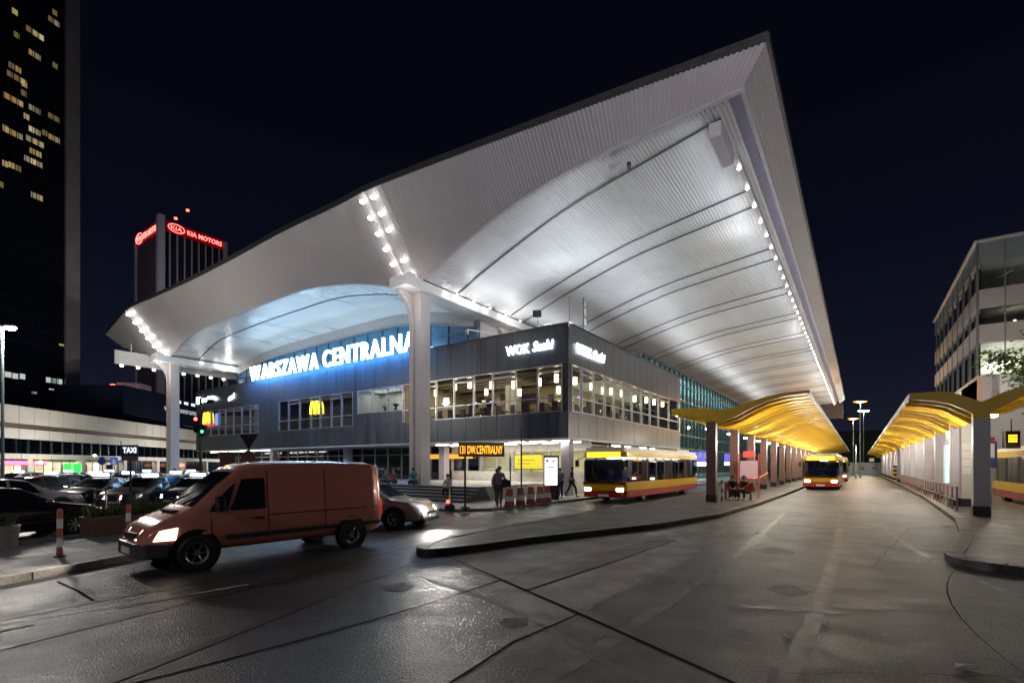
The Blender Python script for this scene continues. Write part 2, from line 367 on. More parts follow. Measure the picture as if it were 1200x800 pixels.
# platform between the bus lane and the through lane (its tip is the traffic island)
edge = [(-8.95, 120), (-8.95, 40), (-8.95, 14)] + bez((-8.95, 11.5), (-8.9, 8.3), (-8.1, 7.85), 6) + bez((-7.8, 7.8), (-7.3, 8.4), (-6.9, 10.6), 6) + [(-5.2, 15.5), (-4.35, 20), (-4.05, 27), (-3.95, 36), (-3.95, 120)]
KERBD = mat('worn_dark_kerb', (.105, .075, .062), .65, var=.3, scale=3, bump=.3, fine=.25)
slab('middle_platform', edge, .15, mat('platform_paving', (.046, .038, .033), .65, var=.3, scale=.8, bump=.3, fine=.25, joint=(.4, .4, .012), big=.25), edge, km=KERBD)
# platform on the bus-station side
edge = [(3.2, 120), (3.2, 60), (3.15, 38), (2.75, 23.1)] + bez((2.35, 19), (2.0, 16.4), (1.7, 14.9), 4) + bez((1.5, 14.0), (1.35, 12.9), (2.2, 12.75), 5) + [(3.4, 12.3), (8, 11.0), (20, 8)]
slab('bus_platform', edge + [(20, 24), (6.3, 24.5), (6.2, 120)], .15, CONC2, edge)
# pavement beside the taxi rank
edge = [(-19.5, 12.6), (-17.2, 12.2), (-14.6, 8.6), (-13.05, 4.4), (-12.1, 2.2), (-11.3, 0), (-10, -6)]
slab('pavement', edge + [(-16.0, -6), (-16.9, 1.5), (-18.2, 6.8), (-20.5, 11)], .12, PAVE, edge[::-1][::-1], .26)
# plaza in front of the station and its steps
edge = [(-13.0, 75), (-13.0, 24), (-13.3, 17.4), (-14.2, 16.2), (-17, 15.4), (-30, 16.0), (-70, 17)]
slab('plaza', edge + [(-70, 75)], .10, STONE, edge[::-1], .25)
for i in range(5):
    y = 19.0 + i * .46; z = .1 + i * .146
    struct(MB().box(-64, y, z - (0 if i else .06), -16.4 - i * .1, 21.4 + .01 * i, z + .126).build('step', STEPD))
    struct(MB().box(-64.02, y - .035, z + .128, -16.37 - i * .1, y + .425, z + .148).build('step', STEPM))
struct(MB().box(-64, 21.3, .0, -16.9, 30.4, .83).build('station_platform', STONE))

# ================================================================== station building
st = thing('station_building', 'railway station hall under a huge winged white roof with a dark two-storey box in front', 'station', (-35, 40, 0))
def part(o, par=st):
    o.parent = par
    p = par; off = Vector((0, 0, 0))
    o.matrix_parent_inverse = Matrix.Translation(-Vector(st.location))
    return o
def sb(mb, name, m, **k): return part(mb.build(name, m, **k))
ZT = [(-2.5, 16.3), (-5.6, 16.56), (-7.85, 16.75), (-12.3, 17.1), (-16.9, 17.46), (-20.6, 17.72), (-23.2, 17.86), (-25, 17.8), (-31.4, 17.82), (-38.3, 17.6), (-45.6, 17.5), (-52.5, 17.56), (-58.7, 17.6), (-62, 16.95), (-65.2, 16.1)]
AZ = [(-3.3, 15.22), (-7, 15.17), (-9.9, 15.1), (-11.5, 15.02), (-14.3, 14.7), (-17.1, 14.24), (-19.4, 13.8), (-21.3, 13.36), (-22.6, 13.22), (-23.9, 13.30), (-25.9, 13.77), (-28.4, 14.21), (-32, 14.58), (-37, 14.62), (-44, 14.52), (-50.9, 14.25), (-55, 13.85), (-58.3, 13.25), (-59.8, 13.2), (-62, 13.9), (-64.4, 14.7)]
AY = [(-3.3, 18.82), (-7, 19.06), (-9.9, 19.3), (-14.3, 19.88), (-17.1, 20.43), (-21.3, 21.4), (-22.6, 21.62), (-24.2, 21.5), (-26, 21.13), (-28.4, 20.77), (-32, 20.46), (-37, 20.46), (-44, 20.52), (-50.9, 20.71), (-58.5, 21.56), (-61, 20.6), (-64.4, 19.4)]
zt = lambda x: smooth_table(ZT, x); az = lambda x: smooth_table(AZ, x); ay = lambda x: smooth_table(AY, x)
YB = 127.0
roof = thing('roof', None, None); roof.parent = st; roof.matrix_parent_inverse = Matrix.Translation(-Vector(st.location))
def rb(mb, name, m, **k):
    o = mb.build(name, m, **k); o.parent = roof; return o
def xbot(u):
    if u > -9: return -3.3 + (u + 2.5) * (5.7 / 6.5)
    if u < -60: return -60 + (u + 60) * (4.4 / 5.2)
    return u
mb = MB(); cols = []
u = -2.5; i = 0; PER = .19
while u > -65.2:
    off = (0, 0, .045, .045)[i % 4] * (1 if u > -14 else max(.12, 1 - (-14 - u) / 14))
    t0 = Vector((u, 18.24, zt(u) - .30)); xb = xbot(u); b0 = Vector((xb, ay(xb), az(xb)))
    nrm = Vector((0, -.72, -.69)) * off
    cols.append([tuple(t0.lerp(b0, k / 3) + nrm) for k in range(4)])
    u -= (.07, .025, .07, .025)[i % 4]; i += 1
mb.grid(cols); rb(mb, 'front_fascia', FASC)
# parapet band over the fascia, front and side
mb = MB(); ring = []
u = -2.45
while u >= -65.3:
    z = zt(u); ring.append([(u, 18.2, z - .33), (u, 18.2, z), (u, 18.6, z), (u, 18.6, z - .33)]); u -= .6
mb.grid(ring, closed=True); mb.box(-2.7, 18.3, 15.98, -2.42, YB, 16.30); rb(mb, 'parapet', DARKTRIM)
# side fascia
mb = MB(); rows = []; nper = 11
for i in range(nper * 4 + 1):
    t = i / (nper * 4); off = (0, 0, .03, .03)[i % 4]
    x = -2.52 + t * (-.80); z = 15.99 - t * .79; y0 = 18.24 + t * .58
    rows.append([(x + off * .7, y0, z - off * .7), (x + off * .7, YB, z - off * .7)])
mb.grid(rows); rb(mb, 'side_fascia', FASC)
# lip trim along the arches and the side
mb = MB(); x = -3.3; pts = []
while x >= -64.4: pts.append((x, ay(x) + .05, az(x) - .02)); x -= .5
rr = [[(p[0], p[1] - .05, p[2] + .05), (p[0], p[1] - .05, p[2] - .05), (p[0], p[1] + .10, p[2] - .07), (p[0], p[1] + .10, p[2] + .05)] for p in pts]
mb.grid(rr, closed=True); mb.box(-3.42, 18.86, 15.10, -3.28, YB, 15.22)
rb(mb, 'lip_trim', mat('lip_trim', (.42, .40, .45), .45))
# corrugated linings
def lining(x0, x1, yend, name, m, per=.16, amp=.022, zoff=.0):
    mb = MB(); x = x0; i = 0; cols = []
    while x > x1:
        o = (0, 0, amp, amp)[i % 4]; y0 = ay(x) + .1; zz = az(x) + zoff - o
        cols.append([(x, y0 + (yend - y0) * (k / 6) ** 2, zz) for k in range(7)])
        x -= (.38, .12, .38, .12)[i % 4] * per; i += 1
    mb.grid(cols); return rb(mb, name, m)
lining(-3.85, -21.7, YB, 'lining', SOFF)
lining(-23.5, -58.4, 28.5, 'lining', mat('vault_lining', (.55, .56, .56), .32, .15, var=.1, scale=.4, stretch=(1, .2, 1)), per=.4, amp=.012)
lining(-59.7, -64.4, 60, 'lining', SOFF, per=.4, amp=.02)
mb = MB()
for yr in [19.95] + [v for k in range(13) for v in (25.9 + 7.75 * k, 27.7 + 7.75 * k)]:
    rows = []; x = -4.3
    while x > -21.7:
        y = yr - .27 * (x + 4.2)
        if y > ay(x) + .2 and y < YB: rows.append([(x, y - .05, az(x) - .045), (x, y - .05, az(x) - .07), (x, y + .05, az(x) - .07), (x, y + .05, az(x) - .045)])
        x -= .4
    if len(rows) > 1: mb.grid(rows, closed=True)
rows = []; x = -24.2
while x > -58.2:
    y = ay(x) + 2.6; rows.append([(x, y - .05, az(x) + .01), (x, y - .05, az(x) - .045), (x, y + .05, az(x) - .045), (x, y + .05, az(x) + .01)]); x -= .5
mb.grid(rows, closed=True)
rb(mb, 'joint_groove', DARKTRIM)
# slot along the outer edge, with its bluish back panel and lamp rail
mb = MB().box(-3.44, 18.95, 15.12, -3.40, YB, 15.7).box(-4.3, 18.95, 15.70, -3.4, YB, 15.76); rb(mb, 'edge_slot', mat('slot_panel', (.40, .38, .52), .4))
mb = MB().box(-4.34, 22.6, 14.98, -4.18, YB, 15.16); rb(mb, 'lamp_rail', PILG)
mb = MB().box(-4.75, 20.0, 14.55, -4.3, 22.3, 15.15); rb(mb, 'gutter_box', PILG, bevel=.03)
mb = MB()
for k in range(24):
    a = 2 * math.pi * k / 24; b = 2 * math.pi * (k + 1) / 24
    for s in (1, .74): mb.tube((-3.47, 23.4 + 1.0 * s * math.cos(a), 15.5 + .30 * s * math.sin(a)), (-3.47, 23.4 + 1.0 * s * math.cos(b), 15.5 + .30 * s * math.sin(b)), .02, 5)
for k in range(-4, 5): mb.tube((-3.47, 23.4 + k * .15 - .2, 15.36), (-3.47, 23.4 + k * .15 + .2, 15.64), .012, 4)
rb(mb, 'oval_emblem', DARKTRIM)
mb = MB().box(-64.2, 21.9, 15.96, -2.72, YB, 16.06).box(-22.6, YB - .3, 12, -2.8, YB - .05, 16.0); rb(mb, 'roof_deck', DARKTRIM)
for xc in (-22.4, -58.4):
    mb = MB()
    for s in (-.62, .62):
        xb = xc + s; t0 = Vector((xb, 18.2, zt(xb) - .34)); b0 = Vector((xb, ay(xb) - .02, az(xb))); nrm = Vector((0, -.72, -.69)) * .09
        mb.tube(t0 + nrm, b0 + nrm, .03, 6)
    rb(mb, 'strip_edge', WHITE)
# beams on the columns, white edge board
mb = MB(); mb.box(-23.15, 20.2, 12.62, -21.65, YB - 1, 13.18); rb(mb, 'beam', WHITE)
mb = MB(); mb.box(-59.15, 20.2, 12.5, -57.65, 62, 13.12); rb(mb, 'beam', WHITE)
mb = MB(); mb.box(-61.1, 17.8, 12.2, -60.9, 44, 13.55)
for y in (19.2, 22.4, 26, 30, 34, 38): mb.tube((-61, y, 13.5), (-61, y, 14.4), .05, 6)
rb(mb, 'edge_board', OFFW)
# columns
def column(x, y, name='column'):
    prof = [(y - .46, .0), (y - .46, 10.6), (y - .55, 11.3), (y - .75, 11.75), (y - 1.0, 12.05), (y - 1.45, 12.35), (y - 1.6, 12.6), (y + .7, 12.6), (y + .7, 12.3), (y + .5, 12.0), (y + .46, 11.6), (y + .46, 0)]
    mb = MB().prism([(x - .48, a, b) for a, b in prof], (.34, 0, 0)).box(x + .02, y - .42, 0, x + .48, y + .42, 12.6).box(x - .15, y - .36, 0, x + .03, y + .36, 12.6)
    return sb(mb, name, COLM, bevel=.035)
for x, y in ((-22.4, 22.0), (-58.4, 22.0), (-22.4, 32.2), (-58.4, 32.2)): column(x, y)
for x in (-22.4, -58.4):
    for dx in (-.75, -.15, .55): sb(MB().cbox(x + dx, 22 - 1.35, 13.22, .42, .5, .3), 'capital_block', WHITE)

# ---- dark box: cladding built panel by panel round the window bands
XR, YF, XL, YE, Z0, Z1 = -14.4, 26.5, -64.0, 49.4, 3.7, 10.6
fr = lambda u, w, d: (u, YF - d, w)                            # u = X, w = Z, d = outwards
sd = lambda u, w, d: (XR + d, u, w)                            # u = Y
def panels(mb, pf, u0, u1, w0, w1, step, d0=-.14, d1=0.):
    nn = max(1, round((u1 - u0) / step)); k = (u1 - u0) / nn
    for i in range(nn):
        j = random.uniform(-.002, .002); mb.pbox(pf, u0 + i * k + .013, u0 + (i + 1) * k - .013, w0, w1, d0, d1 + j)
ga = [-14.81, -16.59, -18.28, -20.16, -21.79, -23.59, -25.33, -27.0, -28.84]
gb = [-28.84, -30.6, -32.45, -34.3]
gc = [-34.9, -36.47, -37.91, -39.54, -40.97, -42.74, -44.58, -46.29]
gd = [-50, -51.68, -53.42, -55.15, -56.94, -58.5, -60.32, -62.2]
gs = [26.95, 28.3, 30.03, 31.78, 33.39, 35.12, 36.82, 38.85, 40.85, 43.01, 45.87, 48.9]
WB, WT = 5.30, 8.20
mb = MB()
panels(mb, fr, XL, XR - .08, Z0, WB, 1.35); panels(mb, fr, XL, XR - .08, WT, Z1, 1.35)
panels(mb, fr, gb[-1], gb[0], WB + .01, 6.25, 1.4)
for a, b in ((XL, gd[-1]), (gd[0], gc[-1]), (gc[0], gb[-1])): panels(mb, fr, a, b, WB + .005, WT - .005, 1.4)
sb(mb, 'front_cladding', CLAD)
mb = MB(); panels(mb, sd, YF + .01, YE, Z0, WB, 1.35); panels(mb, sd, YF + .01, YE, WT, Z1, 1.35); panels(mb, sd, gs[-1], YE, WB + .005, WT - .005, 1)
sb(mb, 'side_cladding', CLADS)
sb(MB().box(XR - .42, YF + .01, WB - .02, XR - .02, gs[0], WT + .02), 'corner_post', BLACK)
mb = MB().box(XL, YF - .06, Z1 + .004, XR + .06, YF + .25, Z1 + .07).box(XR - .25, YF + .25, Z1 + .004, XR + .06, YE, Z1 + .07).box(XL, YF + .2, Z1 - .15, XR - .16, YE, Z1 - .02); sb(mb, 'parapet_cap', ALUD)
mb = MB().box(XL, YF - .02, Z0 - .12, XR + .02, YE, Z0 - .004); sb(mb, 'overhang_ceiling', mat('overhang_ceiling', (.45, .45, .42), .5))
mb = MB().box(XL, YF + .15, Z0 + .02, XR - .2, YE - .1, 5.0); sb(mb, 'floor_slab', ALUD)
mb = MB().box(XL, YE - .1, 5.0, XR - .2, YE, Z1 - .2).box(XL, YF + .2, Z0, XL + .2, YE, Z1 - .2); sb(mb, 'rear_wall', CLAD)
def window(pf, u0, u1, w0, w1, low=None, high=None, pane=GLASS):
    t = .05; mb = MB()
    a, b = min(u0, u1), max(u0, u1)
    mb.pbox(pf, a, a + t, w0, w1, -.12, .03); mb.pbox(pf, b - t, b, w0, w1, -.12, .03); mb.pbox(pf, a + t, b - t, w0, w0 + t, -.12, .03); mb.pbox(pf, a + t, b - t, w1 - t, w1, -.12, .03)
    if low: mb.pbox(pf, a + t, b - t, low - .035, low + .035, -.12, .028)
    if high: mb.pbox(pf, a + t, b - t, high - .05, high + .05, -.12, .05); mb.pbox(pf, a + t, b - t, w1 - .12, w1 - t, -.12, .05)
    o = part(mb.build('window', ALU))
    p = MB().pbox(pf, a + t, b - t, w0 + t, w1 - t, -.06, -.05).build('pane', pane); p.parent = o
    return o
for G, lo in ((ga, 6.2), (gb, None), (gc, 6.25), (gd, 6.25)):
    for i, (a, b) in enumerate(zip(G, G[1:])): window(fr, a, b, 6.25 if G is gb else WB, WT, lo, 7.8 if (i % 2 == 0 if G is not gc else i % 2 == 1) else None, GLASS)
for i, (a, b) in enumerate(zip(gs, gs[1:])): window(sd, a, b, WB, WT, 6.2, 7.75 if i % 2 else None, GLASS)
# rooms behind the windows
CREAM = mat('room_wall', (.46, .40, .27), .7, var=.12); PALE = mat('pale_room_wall', (.62, .62, .60), .7); DUSK = mat('dim_room_wall', (.10, .085, .11), .7, var=.4, scale=.8); FLOORB = mat('room_floor', (.10, .07, .05), .5)
mb = MB().box(-28.8, 33.5, 5.01, -19.5, 33.6, 8.4).box(-19.5, 33.5, 5.01, -19.4, 49.2, 8.4).box(-28.9, 26.75, 5.01, -28.8, 33.5, 8.4); sb(mb, 'dining_room_wall', CREAM)
mb = MB().box(-28.8, 26.7, 8.4, -14.7, 49.2, 8.46); sb(mb, 'dining_room_ceiling', mat('dining_ceiling', (.42, .39, .28), .7))
mb = MB().box(-28.8, 26.7, 5.0, -14.7, 49.2, 5.03); sb(mb, 'dining_room_floor', FLOORB)
mb = MB().box(-34.8, 29.5, 5.01, -28.95, 29.6, 8.4).box(-34.8, 26.7, 8.4, -28.95, 29.6, 8.46).box(-34.88, 26.7, 5.0, -34.8, 29.6, 8.4); sb(mb, 'office_wall', PALE)
mb = MB().box(-63.6, 30, 5.01, -34.95, 30.1, 8.4).box(-63.6, 26.75, 8.4, -34.95, 30, 8.46).box(-47.5, 26.75, 5, -47.4, 30, 8.4); sb(mb, 'cafe_wall', DUSK)
mb = MB()
for i in range(26):
    x = random.uniform(-28, -19.8); y = 33.35; w = random.uniform(.3, .9); h = random.uniform(.3, .8); z = random.uniform(5.6, 7.4); mb.box(x, y, z, x + w, 33.48, z + h)
for i in range(16):
    y = random.uniform(34, 47); z = random.uniform(5.6, 7.2); mb.box(-19.38, y, z, -19.3, y + random.uniform(.3, 1.2), z + random.uniform(.4, .9))
mb.box(-24, 33.2, 5.1, -21, 33.48, 7.7).box(-27.9, 33.3, 5.1, -27, 33.48, 7.4).box(-19.38, 39, 5.1, -19.2, 42, 7.6)
for i in range(9): x = -27.2 + i * 1.35; sb(MB().box(x, 30.6 + (i % 3) * .5, 5.03, x + .9, 30.68 + (i % 3) * .5, 6.1 + (i % 2) * .5), 'partition', mat('partition_wood', (.16, .08, .03), .5, var=.4, scale=2))
for i in range(8): y = 29.5 + i * 2.3; sb(MB().box(-18.2, y, 5.03, -17.4, y + .08, 6.2 + (i % 2) * .4), 'partition', mat('partition_wood', (.16, .08, .03)))
for i in range(6): sb(MB().box(-28.7, 27.6 + i * 1.1, 8.16, -14.8, 27.75 + i * 1.1, 8.39), 'ceiling_beam', mat('dark_decor2', (.09, .07, .06), .6))
sb(MB().box(-28.7, 33.3, 5.04, -19.6, 33.45, 6.5), 'wainscot', mat('dark_wainscot', (.06, .035, .04), .5, var=.4, scale=2)); sb(MB().box(-19.38, 34, 5.04, -19.25, 49, 6.5), 'wainscot', MC['dark_wainscot'])
sb(mb, 'wall_picture', mat('dark_decor', (.05, .04, .05), .5, var=.6, scale=3))
rl = random.Random(3)
for i in range(34):
    gm = rl.choice([glow('bar_violet', (.45, .4, 1), 1.6), glow('bar_warm', (1, .75, .4), 2.0), glow('bar_white', (.9, .95, 1), 2.0), glow('bar_amber', (1, .5, .15), 1.4)]); w = rl.uniform(.05, .16)
    if i < 20: x = rl.uniform(-27.5, -17); sb(MB().box(x, 32.9, 0, x + w, 32.98, w), 'bar_light', gm).location.z += rl.uniform(5.9, 7.5)
    else: y = rl.uniform(34, 48); sb(MB().box(-19.2, y, 0, -19.1, y + w, w), 'bar_light', gm).location.z += rl.uniform(5.9, 7.5)
lamp('AREA', (-24, 30, 8.3), 130, (1, .82, .52), aim=(-24, 30, 5), sx=8, sy=4, parent=None)
lamp('AREA', (-17.2, 39, 8.3), 190, (1, .85, .58), aim=(-17.2, 39, 5), sx=3.5, sy=16)
lamp('AREA', (-32, 28.3, 8.3), 55, (1, .97, .88), aim=(-32, 28.3, 5), sx=5, sy=1.5)
lamp('AREA', (-41, 28.3, 8.3), 14, (1, .7, .5), aim=(-41, 28.3, 5), sx=10, sy=1.5)
lamp('AREA', (-56, 28.3, 8.3), 16, (.9, .75, .9), aim=(-56, 28.3, 5), sx=10, sy=1.5)

# ---- upper clerestory behind the letters
mb = MB(); cols = []; x = -23.2
while x > -58.4: cols.append([(x, 28.42, az(x) + .06), (x, 28.42, az(x) - 1.05)]); x -= .7
mb.grid(cols)
cols = [[(a[0][0], 28.36, a[1][2] + .06), (a[0][0], 28.36, a[1][2] - .06)] for a in cols]; sb(mb, 'bulkhead', mat('bulkhead', (.30, .29, .30), .55))
mb = MB()
for (a, b), (c, d) in zip(cols, cols[1:]): mb.tube((a[0], 28.34, a[2] - .05), (c[0], 28.34, c[2] - .05), .05, 6)
x = -24
while x > -58.2: mb.box(x - .04, 28.34, Z1 - .2, x + .04, 28.44, az(x) - 1.05); x -= 1.9
mb.box(-58.4, 28.33, 11.9, -23.2, 28.43, 11.98); mb.box(-23.25, 28.3, Z1, -22.9, 28.6, 13)
sb(mb, 'clerestory_mullion', mat('mullion_blue', (.06, .09, .13), .4))
mb = MB(); cols = []; x = -23.2
while x > -58.4: cols.append([(x, 28.46, az(x) - .9), (x, 28.46, Z1 - .3)]); x -= .7
mb.grid(cols); sb(mb, 'clerestory_glass', mat('clerestory_glass', (.05, .13, .22), .22, var=.3, scale=.5))
sb(MB().box(-23.0, 28.5, 9, -22.9, 43, 12.6), 'hall_wall', OFFW)
# ---- glass hall along the side
mb = MB()
y = 43.1
while y < YB - 2: mb.box(-16.42, y - .04, 1.0, -16.22, y + .04, 12.3); y += 1.55
for z in (3.9, 5.4, 7.3, 9.2, 11.0, 12.25): mb.box(-16.38, 43.1, z - .05, -16.25, YB - 2, z + .05)
mb.box(-16.5, 42.95, 9.5, -16.1, 43.2, 12.4)
sb(mb, 'hall_mullion', mat('hall_mullion', (.10, .12, .12), .4, .3))
sb(MB().box(-16.36, 43.1, 1.0, -16.34, YB - 2, 12.3), 'hall_glass', glass('hall_glass', (.55, .80, .78), .16))
sb(MB().box(-21.5, 43, 0.1, -21.4, YB - 2, 12.4), 'hall_inner_wall', mat('hall_inner', (.30, .42, .42), .6, var=.5, scale=.5, stretch=(1, 1, .4)))
sb(MB().box(-21.4, 43, 12.32, -16.2, YB - 2, 12.42), 'hall_roof', ALUD)
for k in range(12):
    y = 46 + k * 6.5
    for z in (8.2,): sb(MB().box(-20.9, y, z, -20.8, y + 2.2, z + .8), 'wall_lightbox', WINC)
lamp('AREA', (-18.8, 62, 12.1), 1700, (.75, 1, .96), aim=(-18.8, 62, 0), sx=3.5, sy=36)
lamp('AREA', (-18.8, 100, 12.1), 1700, (.75, 1, .96), aim=(-18.8, 100, 0), sx=3.5, sy=40)
# ---- ground floor under the overhang
mb = MB().box(-27.4, 30.5, .1, -14.9, 30.7, 1.55).box(-27.4, 30.5, 3.0, -14.9, 30.7, 3.58)
sb(mb, 'shopfront_wall', mat('shopfront', (.50, .46, .43), .5))
sb(MB().box(-27.4, 34, .1, -14.9, 34.1, 3.58).box(-27.4, 30.7, 3.4, -15, 34, 3.45), 'shop_back_wall', mat('shop_back', (.55, .52, .40), .6, var=.25, scale=1.2))
mb = MB(); x = -27.4
while x < -14.9: mb.box(x - .05, 30.45, 1.55, x + .05, 30.7, 3.0); x += 1.55
sb(mb, 'shopfront_mullion', ALU)
sb(MB().box(-27.4, 30.58, 1.56, -14.95, 30.6, 2.99), 'shopfront_glass', GLASS)
mb = MB().box(-64, 30.5, .83, -27.45, 30.7, 3.58)
sb(mb, 'platform_glazing', DGLASS)
mb = MB(); x = -63.9
while x < -27.4: mb.box(x - .04, 30.42, .83, x + .04, 30.5, 3.58); x += 1.8
mb.box(-63.9, 30.43, 2.9, -27.4, 30.5, 2.98)
sb(mb, 'glazing_mullion', ALU)
for (x, y) in ((-15.4, 28.2), (-15.4, 34.0), (-15.4, 40), (-15.4, 46), (-27.6, 29.8), (-40, 29.8), (-53, 29.8)): sb(MB().box(x - .3, y - .3, .1, x + .3, y + .3, 3.58), 'pier', PILG)
mb = MB().box(-17.2, 35.2, .1, -17.1, 49.4, 3.58); sb(mb, 'side_shopfront', mat('side_shop', (.32, .35, .36), .5, var=.4, scale=.7))
for k in range(7):
    x = -26.4 + k * 1.7
    for y in (27.6, 29.2): sb(MB().box(x, y, Z0 - .20, x + 1.2, y + .12, Z0 - .125), 'ceiling_tube', TUBE)
for k in range(6): sb(MB().box(-62 + k * 2.2, 27.2, Z0 - .2, -60.3 + k * 2.2, 27.3, Z0 - .125), 'ceiling_tube', TUBE)
for k in range(5): sb(MB().box(-15.9, 36 + k * 3, Z0 - .2, -15.8, 37.8 + k * 3, Z0 - .125), 'ceiling_tube', TUBE)
lamp('AREA', (-21, 28.4, 3.45), 190, (1, .94, .76), aim=(-21, 28.4, 0), sx=11, sy=2.5)
lamp('AREA', (-21, 32, 3.3), 210, (1, .90, .60), aim=(-21, 32, 0), sx=11, sy=2)
lamp('AREA', (-58, 27.4, 3.4), 70, (1, .97, .86), aim=(-58, 27.4, 0), sx=9, sy=1.5)
lamp('AREA', (-15.6, 42, 3.45), 90, (1, .97, .9), aim=(-15.6, 42, 0), sx=1.2, sy=13)
sb(MB().box(-41.3, 30.36, 1.0, -40.4, 30.42, 1.9), 'glowing_poster', glow('blue_poster', (.1, .35, .8), .8))
sb(MB().box(-46.3, 30.36, 1.2, -45.2, 30.42, 1.6), 'glowing_poster', glow('green_poster', (.1, .6, .3), .7))
sb(MB().box(-37.3, 30.36, 1.2, -36.7, 30.42, 2.0), 'glowing_poster', glow('pale_poster', (.6, .7, .9), .7))

# ================================================================== roof lamps (each a thing), beam lamps, floodlights
bulb_me = MB().lathe([(.0, .02), (.12, .02), (.15, -.02), (.11, -.10), (.02, -.13)], n=10).mesh('roof_lamp', BULB, True)
def bulb(loc, label, group, name='roof_lamp', s=1.0, me=bulb_me):
    o = bpy.data.objects.new(name, me); COL.objects.link(o); o.location = loc; o.scale = (s, s, s)
    return tag(o, label, 'lamp', group)
for k in range(54): bulb((-4.27, 23.3 + 1.92 * k, 14.90), 'white lamp in the long row under the outer long edge of the roof', 'lamps along the long roof edge', s=.6)
dead = (4,)
for xc, w, side, gname in ((-22.4, .46, 'near column', 'lamps on the fascia strip over the column before the letters'), (-58.4, .34, 'far column', 'lamps on the fascia strip over the far column')):
    for r, s in enumerate((-1, 1)):
        for k in range(6):
            if r == 1 and k == 3 and xc > -30: continue
            t = .07 + .165 * k; x = xc + s * w - (.35 if xc > -30 else 0)
            a = Vector((x, 18.2, zt(x) - .34)); b = Vector((x, ay(x) - .02, az(x))); p = a.lerp(b, t) + Vector((0, -.16, -.16))
            bulb(p, 'bright lamp on the slanted strip above the %s' % ('column beside the glowing letters' if xc > -30 else 'column at the far roof end'), gname, s=1.1 if xc > -30 else 1.35)
for y in (23.5, 24.9, 26.6, 27.6, 29.3, 30.6): bulb((-21.55, y, 12.95), 'small lamp on the flank of the white roof beam behind the tall column', 'lamps on the beam behind the tall column', s=.8)
for y in (24.3, 26.0, 27.8, 29.7, 31.6): bulb((-21.35, y, 13.1), 'small lamp hung just off the white roof beam behind the tall column', 'lamps hung off the beam behind the tall column', s=.5)
for y in (24.4, 25.9, 27.4, 28.9, 30.4): bulb((-57.5, y, 13.0), 'small lamp on the roof beam behind the far column', 'lamps on the far beam', s=.7)
for y in (18.4, 19.8, 21.2, 24.0, 25.4, 26.8, 28.2): bulb((-61, y, 12.08), 'lamp under the hanging white edge board at the end of the roof', 'lamps under the white edge board', s=1.1)
# real light thrown by those rows (few, soft)
for y in (30, 58, 90): lamp('POINT', (-5.4, y, 14.0), 40, (1, .97, .95), .3)
for xc, e in ((-22.4, 60), (-58.4, 110)):
    lamp('POINT', (xc + .9, 20.0, 11.6), e, (1, .97, .94), .2)
lamp('POINT', (-20.6, 25.5, 12.2), 40, (1, .97, .94), .2); lamp('POINT', (-20.9, 30.5, 12.3), 40, (1, .97, .94), .2)
lamp('POINT', (-57.0, 27, 12.3), 60, (1, .97, .94), .2)

def floodlight(x, y, z, aim, e, col, label, size=.5):
    t = thing('floodlight', label, 'floodlight', (x, y, z), 0, 'floodlights on the roof of the dark box')
    MB().box(-.28, -.1, .0, .28, .1, .06).tube((-.2, 0, .05), (-.2, 0, .36), .02).tube((.2, 0, .05), (.2, 0, .36), .02).build('bracket', ALUD, t)
    h = MB().box(-.26, -.16, .22, .26, .16, .46).build('housing', BLACK, t, bevel=.02)
    lens = MB().box(-.23, -.13, .461, .23, .13, .475).build('lens', glow('flood_lens', (.9, .95, 1), 6), t)
    return t
FL = 'dark floodlight standing behind the parapet of the dark box and lighting the white roof'
for y, e in ((29.5, 380), (34, 330), (39, 300), (45, 300)): floodlight(-15.6, y, 10.6, (-9.5, y - 3.0, 15), e, (.92, .96, 1), FL)
floodlight(-16.49, 27.6, 10.6, (-11, 21.5, 15), 420, (.90, .95, 1), FL)
longlight((-14.9, 37.5, 10.95), (0, math.pi + .95, 0), 430, (.84, .92, 1), .5, 23)  # unseen area strips added to brighten the roof lining evenly
longlight((-15.6, 27.4, 10.95), (math.pi + .75, 0, .0), 170, (.86, .93, 1), 5, .6)
longlight((-20.6, 40, 12.3), (0, math.pi + .7, 0), 240, (.95, .97, 1), .4, 30)
longlight((-15.4, 88, 12.2), (0, math.pi + .95, 0), 1000, (.92, .96, 1), .5, 76)
longlight((-4.7, 74, 14.3), (0, math.pi - 1.15, 0), 330, (.86, .93, 1), .25, 100)
longlight((-5.2, 24.5, 14.2), (0, math.pi - 1.0, 0), 22, (.84, .92, 1), .25, 9)
longlight((-1.4, 74, 5.75), (0, math.pi + .10, 0), 1750, (.93, .95, 1), .3, 104)  # unseen strip added above the canopy to light the side fascia and lining
longlight((-39, 27.4, 10.95), (math.pi + .55, 0, 0), 330, (.74, .92, 1), 26, .5)
longlight((-39.5, 25.7, 10.9), (.40, 0, 0), 1100, (.05, .33, 1), 25, .25)
longlight((-39.5, 26.6, 10.95), (math.pi / 2, 0, 0), 60, (.15, .45, 1), 25, .4)
for x in (-27, -33, -39, -45, -51): floodlight(x, 27.75, 10.6, (x, 23, 14.4), 30, (.62, .88, 1), 'small floodlight behind the glowing station letters')
t = thing('roof_floodlight', 'black square floodlight tilted on a bracket above the box corner', 'floodlight', (-17.0, 27.2, 10.6))
MB().tube((0, 0, 0), (0, 0, .75), .03).tube((0, 0, .75), (.1, -.2, .95), .025).build('bracket', ALUD, t)
o = MB().cbox(0, 0, 0, .55, .2, .45).build('housing', BLACK, t, bevel=.03); o.location = (.1, -.25, 1.1); o.rotation_euler = (.35, 0, .5)
